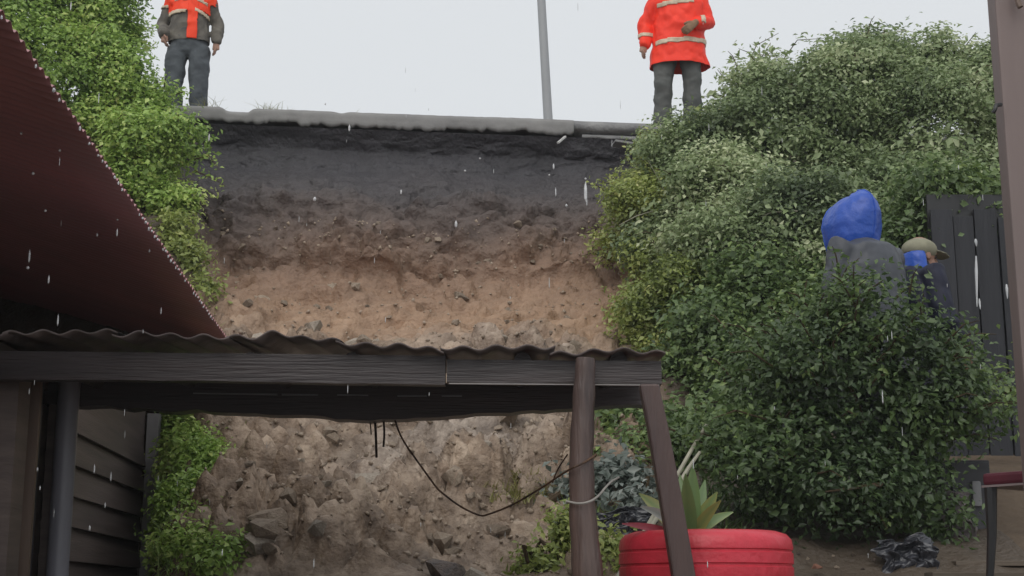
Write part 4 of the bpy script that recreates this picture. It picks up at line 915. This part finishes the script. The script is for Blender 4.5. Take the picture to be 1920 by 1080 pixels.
def tapes(me, m, o):
    bm = bmesh.new(); bm.from_mesh(me); seen = set(); bm.verts.ensure_lookup_table(); groups = []
    for v in bm.verts:
        if v.index in seen: continue
        st = [v]; seen.add(v.index); g = []
        while st:
            w = st.pop(); g.append(w.index)
            for e in w.link_edges:
                q = e.other_vert(w)
                if q.index not in seen: seen.add(q.index); st.append(q)
        groups.append(set(g))
    fs = [[v.index for v in f.verts] for f in bm.faces]; co = [v.co.copy() for v in bm.verts]; bm.free()
    big = max(len(g) for g in groups) if groups else 0
    for g in groups:
        if len(g) < max(24, .12 * big): continue
        mp = {i: k for k, i in enumerate(sorted(g))}
        wear('reflective_stripe', pyd('reflective_stripe', [co[i] for i in sorted(g)], [[mp[i] for i in f] for f in fs if f[0] in g]), m, o)
def hand(L, wrist, dirv, palm_n, side, curl=.5, k=1.0):
    """palm, four unequal bent fingers and a thumb leaving the side of the palm"""
    w = Vector(wrist); d = Vector(dirv).normalized(); nn = Vector(palm_n); nn = (nn - d * nn.dot(d)).normalized(); s = d.cross(nn).normalized() * side
    L.limb([w - d * .02, w + d * .03, w + d * .085 * k], [(.026, .020), (.036, .016), (.040, .014)])
    for i, ln in enumerate((.066, .076, .071, .055)):
        b = w + d * .085 * k + s * (.031 - i * .0205); c1 = .35 * curl; c2 = 1.0 * curl; c3 = 1.5 * curl; p1 = b + (d * math.cos(c1) + nn * math.sin(c1)) * ln * .45; p2 = p1 + (d * math.cos(c2) + nn * math.sin(c2)) * ln * .32; p3 = p2 + (d * math.cos(c3) + nn * math.sin(c3)) * ln * .23
        L.limb([b - d * .012, b, p1, p2, p3], [.0095, .0095, .0088, .0082, .007], 8)
    b = w + d * .028 + s * .030; p1 = b + (d * .75 + s * .6 + nn * .25).normalized() * .036; p2 = p1 + (d * .95 + s * .15 + nn * .4).normalized() * .028
    L.limb([b - s * .014, b, p1, p2], [.013, .0125, .0105, .0085], 8)
def head(L, c, k=1.0):
    """skull, jaw, nose, brow, lips and ears; faces -y"""
    c = Vector(c); q = lambda x, y, z: c + Vector((x, y, z)) * k
    L.ball(q(0, .012, .03), (.077 * k, .097 * k, .095 * k)); L.ball(q(0, -.022, -.045), (.058 * k, .068 * k, .068 * k)); L.ball(q(0, -.05, -.085), (.030 * k, .026 * k, .022 * k))
    L.limb([q(0, -.082, .012), q(0, -.098, -.012), q(0, -.104, -.028)], [(.010, .010), (.012, .012), (.017, .013)], 8)
    L.ball(q(0, -.078, .024), (.055 * k, .014 * k, .010 * k)); L.ball(q(0, -.084, -.056), (.024 * k, .010 * k, .009 * k))
    for s in (-1, 1): L.ball(q(s * .078, .012, -.002), (.009 * k, .019 * k, .031 * k))
def person(name, loc, rz, label, J, group=None):
    """one continuous body from joint positions J; eyes are its parts"""
    L = Loft(); Hc = Vector(J['head']); nk = Vector(J['neck']); pv = Vector(J['pelvis']); chst = Vector(J['chest'])
    L.limb([pv + Vector((0, 0, -.06)), pv + Vector((0, 0, .06)), pv.lerp(chst, .45), chst, nk + Vector((0, 0, -.05))], [(.15, .10), (.155, .105), (.135, .095), (.165, .105), (.10, .07)])
    L.limb([nk + Vector((0, .01, -.06)), nk, Hc + Vector((0, .01, -.05))], [.062, .055, .055]); head(L, Hc)
    for s, a in ((-1, 'l'), (1, 'r')):
        sh_, el, wr = (Vector(J[q + a]) for q in ('sh_', 'el_', 'wr_')); L.limb([chst.lerp(sh_, .5), sh_, sh_.lerp(el, .5), el, el.lerp(wr, .4), wr], [.06, .058, .048, .040, .040, .026])
        hand(L, wr, J.get('hd_' + a, (wr - el)), J.get('pn_' + a, (0, -1, .2)), J.get('hs_' + a, s), J.get('hc_' + a, .6))
        hp_, kn, an = (Vector(J[q + a]) for q in ('hip_', 'kn_', 'an_')); L.limb([pv + Vector((s * .05, 0, 0)), hp_, hp_.lerp(kn, .5), kn, kn.lerp(an, .35), an], [.085, .085, .070, .054, .054, .036]); L.limb([an, an + Vector((0, -.02, -.05)), an + Vector((s * .02, -.15, -.06))], [.036, .036, .026])
    o = link(name, L.fuse(.0075, 3), M['skin'], None, smooth=True); o.location = loc; o.rotation_euler = (0, 0, rz); tag(o, label, 'person', group)
    for s in (-1, 1):
        e = Loft(); e.ball(Hc + Vector((s * .030, -.074, .002)), (.0125, .010, .009)); me = bpy.data.meshes.new('eye'); e.bm.to_mesh(me); e.bm.free(); link('eye', me, M['eye'], o, smooth=True, local=True)
    return o
def wear(name, me, m, o): return link(name, me, m, o, smooth=True, local=True)
def trousers(J, o, m, wid=1.0, seed=0, hem=.07):
    L = Loft(); pv = Vector(J['pelvis']); L.limb([pv + Vector((0, 0, -.05)), pv + Vector((0, 0, .04)), pv + Vector((0, 0, .14))], [(.175 * wid, .125), (.178 * wid, .125), (.165, .118)])
    for s, a in ((-1, 'l'), (1, 'r')):
        hp_, kn, an = (Vector(J[q + a]) for q in ('hip_', 'kn_', 'an_')); L.limb([pv + Vector((s * .06, 0, -.02)), hp_, hp_.lerp(kn, .5), kn, kn.lerp(an, .5), an + Vector((0, 0, hem - .07))], [.105 * wid, .110 * wid, .100 * wid, .088 * wid, .084 * wid, .078 * wid])
    return wear('trousers', L.fuse(.010, 4, .016, 7, seed, (1, 1, 1.3)), m, o)
def boots(J, o):
    for s, a in ((-1, 'l'), (1, 'r')):
        an = Vector(J['an_' + a]); L = Loft(); L.limb([an + Vector((0, 0, .10)), an, an + Vector((0, -.01, -.045))], [.058, .056, .052]); L.limb([an + Vector((0, .05, -.062)), an + Vector((s * .01, -.06, -.062)), an + Vector((s * .03, -.18, -.07))], [(.046, .036), (.050, .040), (.042, .030)])
        wear('boot', L.fuse(.008, 4), M['boot'], o)
def coat(J, hem, rx, ry, arm=.062, cuff_l=None, cuff_r=None, flare=1.08, seed=0, fold=.014, collar=True):
    L = Loft(); pv = Vector(J['pelvis']); ch_ = Vector(J['chest']); nk = Vector(J['neck']); b = Vector((pv.x, pv.y, hem))
    L.limb([b, b.lerp(ch_, .35), b.lerp(ch_, .7), ch_, ch_ + Vector((0, 0, .09)), nk + Vector((0, 0, -.035))], [(rx * flare, ry * flare), (rx * 1.0, ry), (rx * .97, ry), (rx, ry), (rx * .86, ry * .85), (.085, .08)], 20)
    if collar: L.limb([nk + Vector((0, .005, -.06)), nk + Vector((0, .01, .02))], [(.085, .08), (.075, .072)])
    for a, cuff in (('l', cuff_l), ('r', cuff_r)):
        sh_, el, wr = (Vector(J[q + a]) for q in ('sh_', 'el_', 'wr_')); w2 = el.lerp(wr, cuff or .93); L.limb([ch_.lerp(sh_, .55), sh_, sh_.lerp(el, .5), el, el.lerp(w2, .5), w2], [arm * 1.35, arm * 1.25, arm * 1.1, arm * 1.05, arm, arm * .92])
    me = L.fuse(.010, 4, fold, 7, seed, (1, 1, .8)); bm = bmesh.new(); bm.from_mesh(me)
    arms = [v for v in bm.verts if v.co.z < hem and abs(v.co.x - pv.x) < rx * 1.25]
    g = [f for f in bm.faces if all(abs(v.co.x - pv.x) < rx * 1.3 for v in f.verts)]
    bmesh.ops.bisect_plane(bm, geom=g + list({e for f in g for e in f.edges}) + list({v for f in g for v in f.verts}), plane_co=(0, 0, hem), plane_no=(0, 0, 1), clear_inner=True); bm.to_mesh(me); bm.free(); return me
def helmet(J, o, m):
    c = Vector(J['head']); L = Loft(); L.ball(c + Vector((0, .01, .055)), (.105, .125, .085)); L.limb([c + Vector((-.06, -.10, .035)), c + Vector((0, -.125, .035)), c + Vector((.06, -.10, .035))], [(.012, .030)] * 3); wear('helmet', L.fuse(.008, 3), m, o)

# --- the left worker
w1x = at(352, 120, 13.85).x; w1z = float(zr(w1x))
J1 = dict(pelvis=(0, 0, .97), chest=(0, .01, 1.33), neck=(0, .01, 1.53), head=(0, -.01, 1.68), sh_l=(-.20, .01, 1.44), el_l=(-.285, .05, 1.20), wr_l=(-.225, -.10, 1.04), sh_r=(.20, .01, 1.44), el_r=(.275, .04, 1.20), wr_r=(.285, -.02, .985),
          hip_l=(-.115, 0, .90), kn_l=(-.13, -.04, .50), an_l=(-.10, .03, .10), hip_r=(.115, 0, .90), kn_r=(.125, -.02, .50), an_r=(.12, .03, .10), hd_l=(.1, -.25, -1), pn_l=(.9, .1, 0), hs_l=1, hc_l=.8, pn_r=(-1, -.2, 0), hs_r=1, hc_r=.6)
w1 = person('person', (w1x, 13.85, w1z), 0, 'worker in orange vest over grey-brown jacket, on the road at left', J1, 'workers on the road edge')
trousers(J1, w1, M['trouser_slate'], 1.04, 3); boots(J1, w1)
cm = coat(J1, .99, .205, .135, .058, .95, .95, 1.02, 11, .02); wear('jacket', cm, M['jacket_camo'], w1)
def tor(c): return np.abs(c[:, 0]) < np.where(c[:, 2] > 1.3, .215, .21)
vx = .035
vest = patch(cm, lambda c, n: (c[:, 2] > 1.30 - .30 * np.clip(c[:, 0], 0, .3) * 0 + np.where(c[:, 0] > .05, -(c[:, 0] - .05) * .35 + .03, 0)) & ((np.abs(c[:, 0]) < .262) ) & (c[:, 2] > np.where(np.abs(c[:, 0]) > .215, 1.37, 0)), .012)
bm = bmesh.new(); bm.from_mesh(vest); bm.verts.ensure_lookup_table(); lab = {}
for v in bm.verts:
    if v in lab: continue
    st = [v]; lab[v] = v
    while st:
        w_ = st.pop()
        for e in w_.link_edges:
            q = e.other_vert(w_)
            if q not in lab: lab[q] = v; st.append(q)
cnt = {}
for r_ in lab.values(): cnt[r_] = cnt.get(r_, 0) + 1
main = max(cnt, key=cnt.get); bmesh.ops.delete(bm, geom=[v for v in list(bm.verts) if lab[v] is not main], context='VERTS'); bm.to_mesh(vest); bm.free()
vo = wear('vest', vest, M['orange'], w1)
wear('vest_strap', patch(cm, lambda c, n: (c[:, 1] < 0) & (np.abs(c[:, 0] - vx - .02) < .048) & (c[:, 2] > 1.0), .016), M['orange'], w1)
for cond in (lambda c, n: (np.abs(c[:, 2] - 1.288) < .018) & (c[:, 0] < -.01) & (c[:, 0] > -.2), lambda c, n: (c[:, 1] < .02) & (np.abs(c[:, 2] - (1.305 - (c[:, 0] - .08) * .55)) < .017) & (c[:, 0] > .075) & (c[:, 0] < .19),
             lambda c, n: (c[:, 1] < .03) & (np.abs(c[:, 2] - (1.425 - (c[:, 0] - .08) * .42)) < .018) & (c[:, 0] > .085) & (c[:, 0] < .195) & (c[:, 1] < -.03), lambda c, n: (c[:, 1] < .05) & (np.abs(c[:, 2] - 1.425) < .014) & (c[:, 0] < .0) & (c[:, 0] > -.14), lambda c, n: (c[:, 0] < -.215) & (np.abs(c[:, 2] - 1.375) < .013)):
    tapes(patch(cm, cond, .0185), M['tape'], w1)
helmet(J1, w1, M['helmet'])
# --- the right worker
w2x = at(1277, 150, 13.17).x; w2z = float(zr(w2x))
J2 = dict(pelvis=(-.02, 0, .95), chest=(.0, .01, 1.30), neck=(0, .01, 1.50), head=(0, -.01, 1.65), sh_l=(-.205, .01, 1.40), el_l=(-.315, .05, 1.11), wr_l=(-.355, -.03, .88), sh_r=(.21, .01, 1.40), el_r=(.275, -.01, 1.11), wr_r=(.12, -.225, 1.03),
          hip_l=(-.14, 0, .88), kn_l=(-.175, -.03, .48), an_l=(-.19, .02, .10), hip_r=(.10, 0, .88), kn_r=(.10, -.02, .48), an_r=(.11, .03, .10), hd_r=(-.7, -.1, -.6), pn_r=(-.2, 1, 0), hs_r=-1, hc_r=1.0, pn_l=(1, .2, 0), hs_l=-1)
w2 = person('person', (w2x, 13.17, w2z), 0, 'worker in long bright red jacket with pale bands, beside the thicket', J2, 'workers on the road edge')
trousers(J2, w2, M['trouser_grey'], 1.05, 5); boots(J2, w2)
cm = coat(J2, .66, .25, .172, .066, .99, .82, 1.13, 17, .024); wear('jacket', cm, M['red'], w2)
bodyx = lambda c: (c[:, 0] > -.245)
for cond in (lambda c, n: (np.abs(c[:, 2] - (.885 + .06 * c[:, 0])) < .024) & bodyx(c) & (c[:, 0] < .3), lambda c, n: (c[:, 1] < .06) & (np.abs(c[:, 2] - (1.285 + .10 * c[:, 0])) < .022) & (c[:, 0] > -.22) & (c[:, 0] < .13),
             lambda c, n: (c[:, 0] < -.265) & (np.abs(c[:, 2] - .985) < .020), lambda c, n: (c[:, 1] < -.06) & (c[:, 2] > 1.04) & (c[:, 2] < 1.16) & (np.abs(c[:, 0] - .205) < .022) & (c[:, 0] > .10)):
    tapes(patch(cm, cond, .006), M['tape'], w2)
L = Loft(); hand(L, J2['wr_r'], J2['hd_r'], J2['pn_r'], -1, 1.0, 1.08); wear('glove', patch(L.fuse(.006, 2), lambda c, n: c[:, 2] > -9, .004), M['glove'], w2)
helmet(J2, w2, M['helmet'])
# --- two onlookers below the thicket
p = at(1598, 470, 8.0); gz = ground_z(p.x, 8.0); top_ = at(1610, 362, 8.0).z - gz
JB = dict(pelvis=(0, .06, .93), chest=(0, .03, 1.33), neck=(0, -.04, 1.53), head=(0, -.09, 1.64), sh_l=(-.19, .02, 1.45), el_l=(-.25, .0, 1.10), wr_l=(-.20, -.14, .92), sh_r=(.19, .02, 1.45), el_r=(.25, .0, 1.14), wr_r=(.20, -.14, .94),
          hip_l=(-.10, .06, .87), kn_l=(-.11, .02, .48), an_l=(-.11, .06, .10), hip_r=(.10, .06, .87), kn_r=(.11, .02, .48), an_r=(.11, .06, .10), pn_l=(1, 0, 0), hs_l=1, pn_r=(-1, 0, 0), hs_r=1)
dz = top_ - 1.80; JB = {k: (v if k[:2] in ('pn', 'hs', 'hc', 'hd') else (v[0], v[1], v[2] + dz * min(1, v[2] / 1.4))) for k, v in JB.items()}
pb_ = person('person', (p.x + .06, 8.0, gz), R(-148), 'onlooker in bright blue rain hood and grey coat below the thicket', JB, 'onlookers below the thicket')
trousers(JB, pb_, M['dark_cloth'], 1.0, 7); boots(JB, pb_); wear('coat', coat(JB, .74, .235, .165, .066, .95, .95, 1.12, 23, .012), M['grey_coat'], pb_)
def hood(o, c, k):
    """rain hood: a full soft dome with a crest at the back of the crown, open at the face, drawn in at the neck and spread on the shoulders"""
    c = Vector(c); bm = bmesh.new(); nu, nv_ = 56, 40; grid = []
    prof_h = [(-.30, .10), (-.25, .11), (-.20, .118), (-.15, .128), (-.08, .148), (0, .160), (.06, .156), (.11, .136), (.15, .100), (.175, .055), (.183, .004)]
    hs_ = [q[0] for q in prof_h]; rs_ = [q[1] for q in prof_h]
    for j in range(nv_ + 1):
        t = j / nv_; zz = -.30 + .483 * (1 - (1 - t) ** 1.35); rr = float(np.interp(zz, hs_, rs_)); r_ = []
        op = R(42) * (1 - sstep(.10, .175, zz)) * sstep(-.24, -.12, zz) + R(5)
        for i in range(nu + 1):
            th = op + i / nu * (2 * math.pi - 2 * op); x_, y_ = math.sin(th), -math.cos(th); back = max(0, y_); up = max(0, zz / .18)
            q = Vector((x_ * rr * (1 - .22 * up), y_ * rr * 1.12, zz)) + Vector((0, .05, .03)) * up * back
            cr = float(fbm(np.array([x_ * 2.2 + 3, y_ * 2.2, zz * 5.5]), 3, 77)); fold_ = math.sin(th * 7 + zz * 26) * .5 + cr
            q += Vector((x_, y_, .25)) * (.0022 * fold_ + .006 * abs(cr) - .010 * math.exp(-((th - 2.2 + zz * 2) / .10) ** 2) * up) * (1 + 1.2 * float(sstep(.0, -.2, zz)))
            r_.append(bm.verts.new(c + q * k))
        grid.append(r_)
    for j in range(nv_):
        for i in range(nu): bm.faces.new((grid[j][i], grid[j][i + 1], grid[j + 1][i + 1], grid[j + 1][i]))
    seam = [[v_.co.copy() for v_ in r_] for r_ in grid]
    rim = [r_[0].co.copy() for r_ in grid[4:]] + [r_[-1].co.copy() for r_ in grid[:3:-1]]
    me = bpy.data.meshes.new('hood'); bm.to_mesh(me); bm.free(); h = wear('hood', me, M['blue'], o); so = h.modifiers.new('t', 'SOLIDIFY'); so.thickness = .006
    mb = MB(); mb.tube([r_[nu // 2] for r_ in seam], .0045, 6); mb.build('hood_seam', M['blue'], h, smooth=True, local=True)
    mb = MB(); mb.tube(rim, .007, 7); mb.build('hood_rim', M['blue'], h, smooth=True, local=True)
hood(pb_, (0, -.075, top_ - .19), .98)
p = at(1712, 470, 8.35); gz = ground_z(p.x, 8.35); top_ = at(1730, 448, 8.35).z - gz; dz = top_ - 1.70
JK = {k: (v if k[:2] in ('pn', 'hs', 'hc', 'hd') else (v[0], v[1], v[2] + dz * min(1, v[2] / 1.5))) for k, v in dict(JB, head=(0, -.06, 1.59)).items()}
pk = person('person', (p.x, 8.35, gz), R(112), 'onlooker in khaki cap and dark navy jacket before the black shed', JK, 'onlookers below the thicket')
trousers(JK, pk, M['dark_cloth'], 1.0, 9); boots(JK, pk); wear('jacket', coat(JK, .72 + dz, .22, .155, .064, .95, .95, 1.08, 29, .012), M['navy_coat'], pk)
hc = Vector(JK['head']); L = Loft(); L.ball(hc + Vector((0, .015, .045)), (.095, .112, .072)); capo = wear('cap', L.fuse(.007, 3), M['khaki'], pk)
L = Loft(); L.limb([hc + Vector((0, -.06, .035)), hc + Vector((0, -.13, .025)), hc + Vector((0, -.175, .012))], [(.078, .010), (.072, .008), (.045, .007)]); wear('cap_brim', L.fuse(.006, 2), M['khaki'], pk)
L = Loft(); L.limb([hc + Vector((0, .03, -.14)), hc + Vector((0, .045, -.08)), hc + Vector((0, .05, -.01))], [(.085, .075), (.098, .085), (.090, .078)]); wear('collar', patch(L.fuse(.008, 3), lambda c, n: c[:, 1] > -.02, .004), M['blue'], pk)
L = Loft(); L.ball(hc + Vector((0, .03, .0)), (.083, .092, .075)); wear('hair', patch(L.fuse(.008, 2), lambda c, n: c[:, 1] > .0, .003), M['hair'], pk)
for w_ in (w1, w2, pb_):
    hq = Vector({w1: J1, w2: J2, pb_: JB}[w_]['head']); L = Loft(); L.ball(hq + Vector((0, .022, .02)), (.084, .094, .088)); wear('hair', patch(L.fuse(.008, 2), lambda c, n, h=hq: c[:, 1] > h.y + .0, .003), M['hair'], w_)

# ------------------------------------------------------------------ rain haze in the air
hm = bpy.data.materials.new('rain haze'); hm.use_nodes = True; hn = hm.node_tree; hn.nodes.remove(hn.nodes['Principled BSDF'])
pv_ = hn.nodes.new('ShaderNodeVolumePrincipled'); pv_.inputs['Color'].default_value = (.93, .95, .97, 1); pv_.inputs['Density'].default_value = .0018; pv_.inputs['Anisotropy'].default_value = .2
hn.links.new(pv_.outputs[0], hn.nodes['Material Output'].inputs['Volume'])
mb = MB(); mb.box((0, 195, 6.5), 640, 440, 17.0); hz_ = mb.build('haze', hm); hz_['kind'] = 'stuff'
